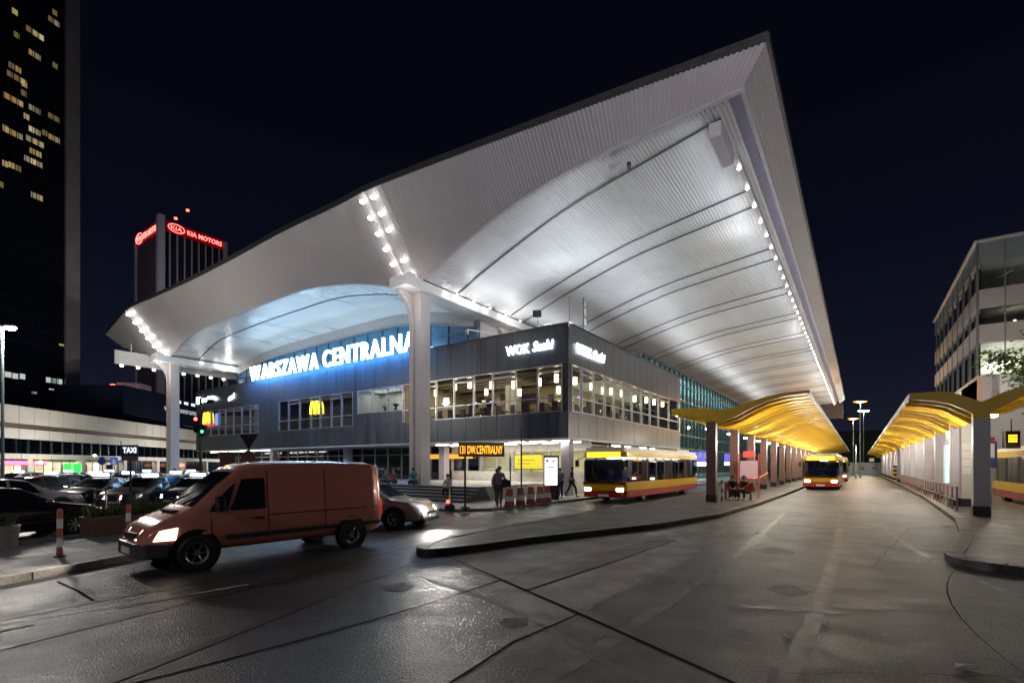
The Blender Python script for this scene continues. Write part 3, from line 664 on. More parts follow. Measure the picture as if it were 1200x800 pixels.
t = thing('camera_arm', 'white security camera on a long horizontal arm over the parapet', 'camera', (-19.3, 26.7, 10.6))
MB().tube((0, .1, .05), (-1.9, -1.6, .35), .035).build('arm', WHITE, t); o = MB().lathe([(.03, .12), (.12, .08), (.14, -.12), (.06, -.24)], (-1.9, -1.6, .2), 12).build('dome', ALU, t, True)
# masts on the roof of the box
t = thing('antenna_mast', 'thin bare antenna mast on the roof of the dark box', 'antenna', (-15.3, 28.3, 10.5))
MB().tube((0, 0, 0), (0, 0, 2.4), .025, 6, .012).build('pole', ALUD, t); MB().tube((0, 0, .9), (.25, .1, .9), .012, 5).build('bracket', ALUD, t)
t = thing('antenna_mast', 'thicker antenna mast with stacked panel aerials on the dark box', 'antenna', (-15.1, 29.9, 10.5))
MB().tube((0, 0, 0), (0, 0, 2.7), .04, 6).build('pole', ALUD, t)
for z in (1.1, 1.75, 2.3): MB().cbox(.1, .06, z, .14, .1, .42).build('aerial', PILG, t)
MB().tube((0, 0, .6), (-.5, .3, .2), .02, 5).tube((0, 0, .8), (.5, .5, .2), .02, 5).build('stay', ALUD, t)
t = thing('ceiling_camera', 'grey surveillance unit fixed under the white roof near its front lip', 'camera', (-8.4, 20.0, 15.0))
MB().box(-.5, -.06, -.12, .1, .06, -.02).build('rail', PILG, t); MB().cbox(.35, .2, -.22, .16, .3, .16, .4).build('housing', BLACK, t)
MB().cbox(-.3, 0, -.2, .3, .16, .14).build('junction_box', PILG, t)

# ================================================================== signs on the station
X90 = (R(90), 0, 0)
t = thing('station_sign', 'huge glowing white capital letters of the station name along the parapet', 'sign', (-51.6, 26.46, 10.69))
s = 'WARSZAWA CENTRALNA'; cap = 1.52
tot = advance(s, cap); k = 24.05 / tot; x = 0
for i, ch in enumerate(s):
    nx = advance(s[:i + 1] + 'I', cap) - advance('I', cap)
    if ch != ' ':
        pre = (advance(s[:i] + 'I', cap) - advance('I', cap)) * k if i else 0
        o = text('letter', ch, SIGNW, t, (pre + .08, 0, 0), X90, cap, None, .09, .022)
        for v in o.data.vertices: v.co.x *= k * .87
repeat('rear_post', MB().tube((0, .12, -.1), (0, .12, 1.4), .025, 5).mesh('rear_post', ALUD), t, [(.6 + i * 1.9, 0, 0) for i in range(13)])
for (loc, rot, wd, nm) in (((-18.95, 26.42, 9.16), X90, 3.6, 'front'), ((-14.33, 27.45, 8.98), (R(90), 0, R(90)), 4.1, 'side')):
    t = thing('restaurant_sign', 'glowing white restaurant name on the %s' % ('long front of the dark box, by its corner' if nm == 'front' else 'side wall of the dark box, round the corner'), 'sign', loc, 0); t.rotation_euler = rot
    text('word', 'WOK', SIGNW2, t, (0, .0, .03), (0, 0, 0), .62, wd * .50, .04, .008)
    text('word', 'Sushi', SIGNW2, t, (wd * .57, .02, .03), (0, 0, 0), .62, wd * .42, .04, .006, .25)
t = thing('shop_sign', 'glowing white square and word at the far end of the dark box', 'sign', (-63.5, 26.42, 9.2)); t.rotation_euler = X90
MB().box(0, -.05, -.02, .75, .72, .10).build('emblem', SIGNW2, t); text('word', "mobilis", SIGNW2, t, (1.0, .12, .03), (0, 0, 0), .5, 3.7, .05, .03)
t = thing('shop_sign', 'small slanted white script sign on the dark box above the end windows', 'sign', (-56.0, 26.42, 8.85)); t.rotation_euler = (R(90), R(-12), 0)
text('word', 'eat', glow('script_light', (1, .98, .95), 1.6), t, (0, .1, .03), (0, 0, 0), .6, 1.5, .04, .03, .4)
def arches(loc, h, label, red):
    t = thing('arch_sign', label, 'sign', loc); t.rotation_euler = X90; w = h * .58; m = MB()
    for sx in (-1, 1):
        pts = []
        for i in range(15):
            a = math.pi * i / 14; pts.append((sx * w * .5 - w * .5 * .86 * math.cos(a), h * math.sin(a) ** .75, 0))
        for p, q in zip(pts, pts[1:]):
            p, q = Vector(p), Vector(q); d = (q - p).normalized(); nn = Vector((-d.y, d.x, 0)) * h * .075
            m.prism([tuple(p + nn), tuple(p - nn), tuple(q - nn), tuple(q + nn)], (0, 0, .08))
    m.build('arch', YELN, t)
    if red: MB().box(-w, -h * .22, -.03, w, h * .12, .05).build('red_panel', REDN, t)
    return t
arches((-40.1, 26.35, 6.62), 1.08, 'yellow glowing double arch hung in the middle window group of the dark box', False)
arches((-61.0, 26.35, 6.75), 1.2, 'yellow glowing double arch on a red panel at the end of the dark box', True)
t = thing('blue_sign', 'narrow blue glowing panel inside the end windows of the dark box', 'sign', (-59.0, 26.62, 6.5))
MB().box(-.55, 0, 0, -.05, .05, 1.35).build('panel', glow('blue_glow', (.18, .25, 1), 1.5), t); MB().box(.03, 0, 0, .5, .05, 1.35).build('panel', glow('blue_glow2', (.3, .4, 1), 1.6), t)
# pendant lamps and chairs of the restaurant
pend = thing('pendant_lamp', 'glowing cylinder pendant in the corner restaurant windows', 'lamp', (0, 0, 0), 0, 'pendants of the corner restaurant')
MB().lathe([(.02, -.02), (.13, -.02), (.13, -.5), (.02, -.5)], n=12).build('shade', WARM, pend, True); MB().tube((0, 0, 0), (0, 0, .6), .012, 5).build('cord', BLACK, pend)
first = True
for x, y in [(-15.8 - 1.75 * i, 27.5) for i in range(8)] + [(-15.5, 29.0 + 2.2 * i) for i in range(9)] + [(-18.2, 31.5), (-21, 31), (-24, 31)]:
    if first: pend.location = (x, y, 7.8); first = False
    else: dup(pend, (x + random.uniform(-.3, .3), y + random.uniform(-.1, .4), 7.75 + random.choice((0, .1, .2, .3))))
ch = MB(); ch.box(-.22, -.22, .42, .22, .22, .48).box(-.22, .18, .48, .22, .24, 1.0)
for a in (-.19, .19):
    for b in (-.19, .19): ch.box(a - .02, b - .02, 0, a + .02, b + .02, .42)
chm = ch.mesh('dining_chair', mat('chair_dark', (.06, .03, .025), .5))
def ob(name, me, loc, rz, label, cat, group):
    o = bpy.data.objects.new(name, me); COL.objects.link(o); o.location = loc; o.rotation_euler.z = rz; return tag(o, label, cat, group)
for i in range(12): ob('dining_chair', chm, (-15.6 - i * 1.1, 27.2 + (i % 2) * .15, 5.03), (i % 3 - 1) * .15 + math.pi, 'dark dining chair behind the front restaurant windows', 'chair', 'dining chairs in the restaurant')
for i in range(14): ob('dining_chair', chm, (-15.2, 28.2 + i * 1.35, 5.03), R(90) + (i % 3 - 1) * .15, 'dark dining chair behind the front restaurant windows', 'chair', 'dining chairs in the restaurant')
for i in range(6):
    t = thing('dining_table', 'small round dining table behind the restaurant windows', 'table', (-16.4 - 2.1 * i, 28.3, 5.03), 0, 'dining tables in the restaurant')
    MB().lathe([(.02, .72), (.45, .72), (.45, .76), (.02, .76)], n=14).build('tabletop', FLOORB, t); MB().tube((0, 0, 0), (0, 0, .72), .04).build('leg', BLACK, t)
for i, (x, y) in enumerate([(-30.4, 27.2), (-31.6, 27.2)]):
    t = thing('potted_plant', 'leafy plant on the sill of the pale office window', 'plant', (x, y, 6.28), 0, 'plants on the office window sill')
    MB().lathe([(.1, 0), (.14, .25), (.12, .25)], n=10).build('pot', TERRA, t)
    m = MB()
    for k in range(26):
        a = random.uniform(0, 6.28); r = random.uniform(.1, .35); h = random.uniform(.3, .75); m.poly([(0, 0, .25), (r * .5 * math.cos(a + .2), r * .5 * math.sin(a + .2), h), (r * math.cos(a), r * math.sin(a), h * .9), (r * .5 * math.cos(a - .2), r * .5 * math.sin(a - .2), h * .8)])
    m.build('foliage', GREEN, t)

# ================================================================== yellow canopies
def canopy(px, prof, y0, y1, label, depth, pil_mat, first_pil, npil, wide):
    t = thing('bus_canopy', label, 'canopy', (px, y0, 0))
    top = [(x - px, z) for x, z in prof]
    skin = MB().prism([(x, 0, z) for x, z in top] + [(x, 0, z - .07) for x, z in top[::-1]], (0, y1 - y0, 0)); skin.build('roof_skin', YEL, t)
    for i, (x, z) in enumerate((top[0], top[-1])): MB().box(x - .05, -.06, z - .12, x + .05, y1 - y0, z + .05).build('edge_trim', OFFW, t)
    under = []
    for x, z in top:
        a = abs(x) / (max(-top[0][0], top[-1][0])); d = depth * (1 - a) ** 1.8 + .10; under.append((x, z - d))
    def fine(P, n=4):
        o = []
        for (a, b), (c, d) in zip(P, P[1:]):
            for i in range(n): o.append((a + (c - a) * i / n, b + (d - b) * i / n))
        return o + [P[-1]]
    outline = [(x, z - .075) for x, z in top] + under[::-1]
    ribm = MB().prism([(x, -.05, z) for x, z in outline], (0, .1, 0)).mesh('rib', YELD)
    endm = MB().prism([(x, -.06, z + .05) for x, z in top] + [(x, -.06, z + .03) for x, z in under[::-1]], (0, .12, 0)).mesh('end_beam', YELD)
    o = bpy.data.objects.new('end_beam', endm); COL.objects.link(o); o.parent = t; o.location = (0, -.01, 0)
    y = .95; cnt = 0
    while y < y1 - y0 and cnt < 98:
        o = bpy.data.objects.new('rib', ribm); COL.objects.link(o); o.parent = t; o.location = (0, y, 0); y += 1.45 if y < 46 else 2.4; cnt += 1
    zc = lerp_table(top, 0)
    pilm = MB().box(-wide / 2, -.2, .5, wide / 2, .2, zc - .55).mesh('pillar', pil_mat); capm = MB().box(-wide / 2 - .003, -.203, zc - .56, wide / 2 + .003, .203, zc - .1).mesh('pillar_cap', YELD); basm = MB().box(-wide / 2 - .012, -.212, .15, wide / 2 + .012, .212, .5).mesh('pillar_base', BLACK)
    for i in range(npil):
        o = bpy.data.objects.new('pillar', pilm); COL.objects.link(o); o.parent = t; o.location = (0, .12 + first_pil * i, 0)
        bv = o.modifiers.new('edge', 'BEVEL'); bv.width = .02; bv.segments = 2
        for me, nm in ((capm, 'pillar_cap'), (basm, 'pillar_base')):
            q = bpy.data.objects.new(nm, me); COL.objects.link(q); q.parent = o
    return t
canopy(-6.15, [(-8.08, 4.93), (-7.2, 4.92), (-6.5, 4.86), (-5.9, 4.72), (-5.0, 4.80), (-4.3, 5.05), (-3.6, 5.25), (-2.8, 5.36), (-1.9, 5.39)], 26.4, 150, 'long yellow winged canopy in the middle, before the glass hall', .62, PILR, 5.6, 18, .46)
canopy(3.68, [(1.64, 4.75), (2.2, 4.76), (2.8, 4.70), (3.25, 4.5), (3.68, 4.28), (4.2, 4.55), (5.0, 4.9), (6.2, 5.25), (7.6, 5.4)], 24.8, 150, 'long yellow winged canopy over the bus stands beside the office block', .5, PILG, 5.6, 18, .47)
lampm = MB().lathe([(.02, .03), (.16, .03), (.17, -.03), (.12, -.07), (.02, -.08)], n=12).mesh('canopy_lamp', glow('canopy_bulb', (1, .92, .78), 24), True)
def clamp(loc, label, group): return ob('canopy_lamp', lampm, loc, 0, label, 'lamp', group)
for k in range(22):
    y = 27.6 + 2.75 * k if k < 12 else 60 + (k - 12) * 6
    clamp((4.42, y, 4.02), 'round white lamp in the row under the canopy beside the office block', 'lamps under the bus stand canopy')
    if k % 2 == 0: lamp('POINT', (4.42, y, 3.7), 130 if y < 60 else 260, (1, .95, .82), .12)
for k in range(12):
    y = 29.0 + 5.6 * k
    clamp((-6.9, y, 4.05), 'round white lamp under the middle yellow canopy', 'lamps under the middle canopy')
    if y > 30: lamp('POINT', (-5.2, y + .4, 3.7), 125 if y < 60 else 200, (1, .95, .82), .12)
    else: lamp('POINT', (-4.6, y + .2, 3.4), 130, (1, .95, .82), .12)
for y in (48, 60, 74, 90, 108, 128): lamp('POINT', (.6, y, 4.4), 190, (1, .97, .90), .2)
for y in (28, 33, 39, 46, 55): lamp('POINT', (2.6, y, 3.2), 80, (1, .95, .82), .12); lamp('POINT', (-3.0, y + 1, 3.6), 80, (1, .95, .82), .12)
for y in (32, 46): lamp('POINT', (-10.8, y, 4.6), 60, (1, .93, .85), .2)

# ================================================================== street lamps
def street_lamp(loc, h, heads, label, gm, rz=0, group=None, bs=.2):
    t = thing('street_lamp', label, 'street lamp', loc, rz, group)
    MB().lathe([(.13, 0), (.13, .5), (.09, .55), (.055, h)], n=10).build('pole', mat('lamp_pole', (.16, .22, .22), .45), t, True)
    for i, dx in enumerate(heads):
        a = MB().tube((0, 0, h - .15), (dx * .9, 0, h + .05), .03, 6).build('arm', ALUD, t)
        b = MB().box(dx - .32, -.13, h - .02, dx + .32, .13, h + .10).build('lamp_head', ALUD, t, bevel=.03); c = MB().lathe([(.02, -.02), (bs, -.03), (bs * .7, -.16), (.02, -.22)], (dx, 0, h), 12).build('bulb', gm, b, True)
    return t
p = at_d(3, 383, 30); street_lamp((p.x, p.y, 0), p.z, (-.45, .45), 'tall twin-headed street lamp shining white at the edge of the taxi rank', glow('white_street_bulb', (1, .95, .85), 70), .7, None, .28)
for d in (-.45, .45): lamp('POINT', (p.x + d, p.y + d, p.z - .5), 1700, (1, .95, .86), .25)
for px, py, d, hd, lb, gm in ((1008, 470, 80, (-.5, .5), 'orange sodium street lamp above the far end of the white roof', SODIUM), (1000, 490, 95, (-.4, .4), 'lower orange sodium street lamp down the lane', SODIUM), (1012, 481, 112, (-.6, .6), 'white street lamp between the two orange ones', glow('far_white_bulb', (.8, 1, 1), 50))):
    q = at_d(px, py, d); street_lamp((q.x, q.y, 0), q.z, hd, lb, gm, .5, None, .55)
    lamp('POINT', (q.x, q.y, q.z - .5), 2600, (1, .6, .25) if gm is SODIUM else (.9, 1, 1), .3)
for px, top, d in ((1003, 521, 75), (1008, 513, 90)):
    q = at_d(px, top, d); t = thing('bare_pole', 'thin bare pole at the far end of the bus lane', 'pole', (q.x, q.y, 0), 0, 'bare poles down the lane'); MB().tube((0, 0, 0), (0, 0, q.z), .09, 8, .05).build('pole', ALU, t)
# added lamps of the same kind, out of view behind the camera, light the road
for (x, y, h, e) in ((-9, -11, 10, 1050), (8.5, -7, 10, 150)):
    street_lamp((x, y, 0), h, (-.45, .45), 'added street lamp out of view on the near side of the crossing', glow('white_street_bulb', (1, .95, .85), 70), .3, 'added street lamps on the near side')
    lamp('POINT', (x, y, h - .5), e, (.86, .86, 1), .3)
    if x > 0: lamp('SPOT', (x, y, h + .3), 13000, (.95, .93, 1), .3, aim=(-12, 19, 17), spot=58, blend=.8); lamp('SPOT', (x - .3, y, h), 2300, (1, .97, .95), .3, aim=(0, 27, 5.6), spot=28, blend=.7)  # unseen spots added to brighten the roof fascia and canopy fronts
    else: lamp('SPOT', (x, y, h + .3), 1100, (.95, .90, .95), .3, aim=(-30, 19, 16), spot=58, blend=.8)  # unseen spot added for the far stretch of the front fascia

# ================================================================== vehicles
def loft(stations, n_sharp=40):
    """stations: x, z_bottom, z_belt, z_top, half width at belt, half width at roof -> closed body shell"""
    rows = []
    for x, zb, zl, zt_, wb, wt in stations:
        half = [(0, zb), (wb * .80, zb), (wb * .96, zb + .10), (wb, zb + (zl - zb) * .5), (wb * .985, zl), (wb * .5 + wt * .5 if zt_ - zl > .2 else wb * .93, zl + (zt_ - zl) * .5), (wt, zt_ - .05 if zt_ - zl > .2 else zl + (zt_ - zl) * .8), (wt * .72, zt_ - .005), (0, zt_)]
        rows.append([(x, y, z) for y, z in half] + [(x, -y, z) for y, z in half[-2:0:-1]])
    m = MB(); m.grid(rows, closed=True)
    n = len(rows[0]); m.f.append(tuple(range(n))[::-1]); m.f.append(tuple(range(len(m.v) - n, len(m.v)))); return m
def sample(stations, x):
    s = sorted(stations); return [lerp_table([(q[0], q[i]) for q in s], x) for i in range(1, 6)]
def side_glass(st, x0, x1, side, lo=.03, hi=.07, n=6, xl=0., xr=0., out=.008):
    """window patch lying on the body side between x0 and x1; xl/xr lean its ends"""
    lo_r, hi_r = [], []
    for i in range(n + 1):
        t = i / n; xa = x0 + (x1 - x0) * t; xb = (x0 + xl) + (x1 + xr - x0 - xl) * t
        zb, zl, zt_, wb, wt = sample(st, xa); z = zl + lo; lo_r.append((xa, side * (wb * .985 + out), z))
        zb, zl, zt_, wb, wt = sample(st, xb); hi_r.append((xb, side * (wt + out + .012), zt_ - hi))
    mid = [tuple((Vector(a) + Vector(b)) / 2 + Vector((0, side * .012, 0))) for a, b in zip(lo_r, hi_r)]
    m = MB().grid([lo_r, mid, hi_r]); return m
def screen(st, x0, x1, n=5, k=.86, out=.012, z0=None):
    rows = []
    for i in range(n + 1):
        x = x0 + (x1 - x0) * i / n; zb, zl, zt_, wb, wt = sample(st, x); h = (wt * .72)
        rows.append([(x + .01 * (1 if x0 > x1 else -1) * 0, y, zt_ + out - (.006 if abs(y) > h * .9 else 0)) for y in (-h * 1.12, -h * .6, 0, h * .6, h * 1.12)])
    return MB().grid(rows)
def wheels(t, pts, r, w=.2, spokes=0, hub=CHROME):
    tm = MB().lathe([(r * .62, -w / 2), (r * .94, -w / 2), (r, -w / 2 + .03), (r, w / 2 - .03), (r * .94, w / 2), (r * .62, w / 2), (r * .62, -w / 2)], n=28, axis='y', caps=False).mesh('tyre', RUBBER, True)
    rm = MB().lathe([(r * .63, -w * .3), (r * .63, w * .42), (r * .56, w * .36), (r * .5, w * .2), (.02, w * .22)], n=24, axis='y').mesh('rim', CHROME if not spokes else ALUD, True)
    sm = MB()
    for k in range(spokes or 6):
        a = 2 * math.pi * k / (spokes or 6); sm.tube((r * .1 * math.cos(a), 0, r * .1 * math.sin(a)), (r * .58 * math.cos(a), 0, r * .58 * math.sin(a)), .028 if spokes else .012, 5)
    sm.lathe([(.02, -.02), (.07, -.02), (.05, .03), (.01, .03)], n=12, axis='y')
    spm = sm.mesh('spoke', CHROME, True)
    for x, y in pts:
        o = thing('wheel', None, None, (x, y, r)); o.parent = t; s = 1 if y > 0 else -1
        if s < 0: o.rotation_euler.z = math.pi
        for me in (tm, rm, spm):
            q = bpy.data.objects.new(me.name, me); COL.objects.link(q); q.parent = o
            if me is spm: q.location = (0, w * .30, 0)
CARST = {
 'sedan': [(-2.25, .38, .62, .66, .70, .6), (-2.18, .28, .80, .94, .80, .66), (-1.9, .22, .90, 1.02, .86, .70), (-1.45, .2, .92, 1.10, .88, .68), (-.8, .2, .92, 1.40, .89, .60), (-.2, .2, .91, 1.45, .89, .60), (.35, .2, .89, 1.38, .89, .60), (1.05, .2, .86, 1.0, .88, .68), (1.2, .2, .85, .945, .87, .72), (1.8, .22, .78, .87, .84, .68), (2.12, .26, .66, .74, .78, .6), (2.25, .34, .54, .58, .66, .5)],
 'wagon': [(-2.25, .38, .70, .74, .74, .6), (-2.2, .28, .90, 1.02, .82, .66), (-2.0, .22, .93, 1.28, .86, .62), (-1.7, .2, .94, 1.44, .88, .62), (-.8, .2, .93, 1.50, .89, .63), (-.1, .2, .92, 1.49, .89, .63), (.4, .2, .90, 1.41, .89, .61), (1.1, .2, .87, 1.02, .88, .68), (1.25, .2, .86, .97, .87, .72), (1.8, .22, .80, .90, .84, .68), (2.12, .26, .68, .76, .78, .6), (2.25, .34, .55, .60, .66, .5)]}
def car(label, paint, loc, rz, style='sedan', lights=False, taxi=False, group=None, cat='car', spokes=0, name='parked_car', brake=False):
    st = CARST[style]; t = thing(name, label, cat, loc, rz, group)
    loft(st).build('body', paint, t, True)
    for s in (1, -1):
        side_glass(st, -.15, .72, s, xl=0, xr=-.28).build('side_window', DGLASS, t)
        side_glass(st, -1.35 if style == 'wagon' else -1.05, -.24, s, xl=.0 if style == 'wagon' else .28, xr=0).build('side_window', DGLASS, t)
        if style == 'wagon': side_glass(st, -1.95, -1.45, s, xl=.15, xr=0, lo=.06, hi=.1).build('side_window', DGLASS, t)
        for x in (1.38, -1.42): MB().lathe([(.02, 0), (.40, 0), (.40, .006), (.02, .006)], (x, s * (.886 if s > 0 else .892), .33), 24, 'y').build('wheel_arch', BLACK, t)
        MB().cbox(.78, s * .96, .96, .14, .18, .12).build('mirror', paint, t, bevel=.03)
        MB().box(-.55, s * .885 - .02, .76, -.37, s * .885 + .02, .79).build('door_handle', CHROME, t)
        MB().box(-1.3, s * .893 - .008, .44, 1.0, s * .893 + .008, .49).build('side_trim', BLACK, t)
        a = MB().add([(2.19, s * .32, .56), (2.14, s * .66, .56), (2.02, s * .74, .70), (2.13, s * .36, .69), (2.27, s * .33, .56), (2.2, s * .67, .56), (2.06, s * .75, .70), (2.18, s * .36, .69)], [(0, 1, 2, 3), (4, 5, 6, 7), (0, 1, 5, 4), (1, 2, 6, 5), (2, 3, 7, 6), (3, 0, 4, 7)]).build('headlight', HEAD if lights else mat('headlamp_glass', (.5, .5, .52), .1), t)
        MB().box(-2.27, s * .72 - .12, .62, -2.12, s * .72 + .08, .86).build('tail_light', TAIL if (brake or lights) else RED, t, bevel=.02)
    screen(st, 1.06, .40).build('windscreen', DGLASS, t); screen(st, -1.48 if style == 'sedan' else -2.04, -.86 if style == 'sedan' else -1.72).build('rear_window', DGLASS, t)
    MB().box(2.12, -.62, .24, 2.29, .62, .36).build('bumper', BLACK, t, bevel=.03); MB().box(2.2, -.3, .42, 2.262, .3, .53).build('grille', BLACK, t); MB().box(2.285, -.26, .36, 2.3, .26, .46).build('number_plate', WHITE, t)
    MB().box(-2.30, -.26, .66, -2.262, .26, .76).build('number_plate', WHITE, t)
    wheels(t, [(1.38, .845), (1.38, -.845), (-1.42, .845), (-1.42, -.845)], .33, .2, spokes)
    if taxi: MB().prism([(-.13, -.34, 1.47), (-.10, -.34, 1.62), (.10, -.34, 1.62), (.13, -.34, 1.47)], (0, .68, 0)).build('taxi_light', TAXIL, t, bevel=.03)
    return t
def paint(name, col, coat=.6): return mat(name, col, .20, .15, var=.02, coat=coat, rvar=.0, scale=.7)
PB, PS, PG, PW, PSIL, PN = paint('black_car_paint', (.010, .010, .012)), paint('silver_car_paint', (.36, .36, .38)), paint('graphite_car_paint', (.06, .06, .07)), paint('white_car_paint', (.6, .6, .58)), paint('pale_silver_paint', (.45, .46, .48)), paint('navy_car_paint', (.02, .03, .06))
YUP = R(98)
p = on_z(88, 627); f = Vector((math.cos(YUP), math.sin(YUP)))
c = Vector((p.x, p.y)) - f * 1.38 - Vector((math.sin(YUP), -math.cos(YUP))) * .88
car('long glossy black car with spoked wheels beside the brown planter', PB, (c.x, c.y, 0), YUP, 'sedan', spokes=8)
p = at_d(8, 600, 19.5); car('silver estate car parked just beyond the black car', PS, (p.x, p.y, 0), YUP, 'wagon')
p = at_d(32, 590, 24.0); car('dark hatchback with a glowing red tail lamp beyond the silver estate', PG, (p.x, p.y, 0), R(-68), 'wagon', brake=True)
TX = [(118, 24, 'sedan', PB, 1), (176, 23.5, 'wagon', PG, 1), (232, 24.5, 'sedan', PN, 1), (292, 25.5, 'wagon', PG, 0), (60, 30, 'wagon', PSIL, 0), (112, 31, 'sedan', PN, 0), (150, 31.5, 'wagon', PSIL, 1), (206, 33, 'sedan', PS, 0), (262, 34, 'wagon', PB, 0), (22, 37, 'wagon', PSIL, 0), (80, 41, 'sedan', PG, 0), (128, 43, 'wagon', PSIL, 0), (172, 44, 'sedan', PW, 0), (224, 44, 'wagon', PSIL, 0)]
looks = ['black taxi saloon with blazing headlights by the small bollards', 'graphite taxi estate with blazing headlights behind the sign reading TAXI', 'navy taxi saloon with headlights on, seen past the van windscreen', 'graphite taxi estate behind the van', 'pale silver taxi estate in the second row, behind the dark hatchback', 'navy taxi saloon in the second row of the rank', 'pale silver taxi estate with headlights on in the second row', 'silver taxi saloon before the far column', 'black taxi estate beside the traffic light pole', 'pale silver taxi estate in the last row, at the street lamp', 'graphite taxi saloon in the last row before the green screens', 'pale silver taxi estate in the last row by the blue signs', 'white taxi saloon in the last row', 'pale silver taxi estate in the last row near the far column']
for (px, d, stl, pt, li), lb in zip(TX, looks):
    p = at_d(px, 560, d); car(lb, pt, (p.x, p.y, 0), R(-52 + random.uniform(-6, 6)), stl, lights=bool(li), taxi=True, group='taxis waiting at the rank', cat='taxi', name='taxi')
    if li:
        a = R(-52); lamp('SPOT', (p.x + 2.6 * math.cos(a), p.y + 2.6 * math.sin(a), .65), 260, (1, .93, .8), .15, aim=(p.x + 10 * math.cos(a), p.y + 10 * math.sin(a), .0), spot=80)
# silver car turning beside the van
p = at_d(432, 590, 16.6); a = TH + R(-14)
car('silver saloon with its headlights blazing beside the back of the van', PS, (p.x, p.y, 0), a, 'sedan', lights=True, name='moving_car')
hx, hy = p.x + 2.5 * math.cos(a), p.y + 2.5 * math.sin(a)
lamp('SPOT', (hx, hy, .65), 240, (1, .94, .86), .12, aim=(hx + 6 * math.cos(a - .9), hy + 6 * math.sin(a - .9), 0), spot=100)
lamp('POINT', (hx + .2, hy - .5, .75), 26, (1, .94, .86), .1)

# ---- van
VP = paint('van_salmon_paint', (.76, .27, .19), .8)
vst = [(-2.52, .42, 1.02, 1.88, .82, .70), (-2.46, .36, 1.05, 2.02, .87, .74), (-2.2, .34, 1.07, 2.08, .88, .75), (-1.2, .34, 1.07, 2.11, .88, .75), (.2, .34, 1.07, 2.09, .88, .74), (.52, .34, 1.07, 2.05, .88, .73), (.84, .34, 1.07, 1.95, .88, .71), (.94, .34, 1.07, 1.87, .88, .70), (1.25, .34, 1.05, 1.63, .88, .73), (1.60, .34, 1.03, 1.30, .88, .77), (1.78, .34, 1.0, 1.14, .87, .78), (2.15, .34, .88, .99, .85, .74), (2.40, .36, .75, .85, .80, .68), (2.54, .42, .60, .66, .70, .56)]
VH = R(-94); hd = Vector((math.cos(VH), math.sin(VH))); lf = Vector((-hd.y, hd.x))
fw = on_z(230, 668); vc = Vector((fw.x, fw.y)) - hd * 1.72 - lf * .86
v = thing('delivery_van', 'salmon red high-roofed van with its headlights on, driving along the road', 'van', (vc.x, vc.y, 0), VH)
loft(vst).build('body', VP, v, True, sharp=50)
GL2 = mat('van_glass', (.012, .013, .015), .05, var=.1, rvar=.02, spec=.8)
def surf_y(st, x, z):
    zb, zl, zt_, wb, wt = sample(st, x); P = [(zb + .1, wb * .96), (zb + (zl - zb) * .5, wb), (zl, wb * .985), (zl + (zt_ - zl) * .5, wb * .5 + wt * .5), (zt_ - .05, wt), (zt_, wt * .72)]
    return lerp_table(P, z)
def skin_patch(st, quad, side, n=6, out=.012):
    """quad: four (x, z) corners, lower edge first -> patch lying on the body side"""
    (a, b, c_, d_) = [Vector(q) for q in quad]; rows = []
    for j in range(n + 1):
        l = a.lerp(d_, j / n); r = b.lerp(c_, j / n); rows.append([(q.x, side * (surf_y(st, q.x, q.y) + out), q.y) for q in [l.lerp(r, i / n) for i in range(n + 1)]])
    return MB().grid(rows)
for s in (1, -1):
    skin_patch(vst, [(.42, 1.10), (1.12, 1.10), (.86, 1.72), (.42, 1.74)], s).build('side_window', GL2, v)
    skin_patch(vst, [(1.17, 1.10), (1.50, 1.10), (1.36, 1.30), (.98, 1.66)], s).build('quarter_window', GL2, v)
    for x in (1.72, -1.62): MB().lathe([(.02, 0), (.43, 0), (.43, .006), (.02, .006)], (x, s * (.872 if s > 0 else .878), .36), 28, 'y').build('wheel_arch', BLACK, v)
    m = MB().cbox(1.36, s * 1.03, 1.26, .12, .2, .30).tube((1.3, s * .88, 1.12), (1.36, s * .97, 1.18), .03); m.build('mirror', BLACK, v, bevel=.03)
    for x in (.36, 1.46, -.95): skin_patch(vst, [(x - .007, .50), (x + .007, .50), (x + .007, 1.08), (x - .007, 1.08)], s, 3, .004).build('door_groove', BLACK, v)
    for x in (.36, -.95, -2.4): skin_patch(vst, [(x - .007, 1.09), (x + .007, 1.09), (x + .007, 1.88), (x - .007, 1.88)], s, 4, .004).build('door_groove', BLACK, v)
    skin_patch(vst, [(-2.4, .955), (.36, .955), (.36, .975), (-2.4, .975)], s, 4, .004).build('rail_groove', BLACK, v)
    skin_patch(vst, [(-2.45, .52), (1.2, .52), (1.2, .62), (-2.45, .62)], s, 4, .014).build('side_trim', ALUD, v)
    MB().box(.46, s * .90 - .02, .9, .64, s * .90 + .02, .935).build('door_handle', BLACK, v)
    skin_patch(vst, [(2.06, .62), (2.40, .62), (2.30, .80), (2.02, .84)], s, 4, .012).build('headlight', glow('van_headlight', (1, .86, .66), 5), v)
    MB().add([(2.40, s * .34, .62), (2.36, s * .62, .62), (2.28, s * .66, .82), (2.34, s * .36, .80), (2.56, s * .34, .62), (2.47, s * .70, .62), (2.36, s * .72, .80), (2.44, s * .36, .80)], [(0, 1, 2, 3), (4, 5, 6, 7), (0, 1, 5, 4), (1, 2, 6, 5), (2, 3, 7, 6), (3, 0, 4, 7)]).build('headlight', glow('van_headlight', (1, .86, .66), 5), v)
    MB().box(-2.56, s * .76 - .06, .75, -2.47, s * .76 + .06, 1.15).build('tail_light', glow('van_tail', (1, .05, .03), .3), v)
rows = []
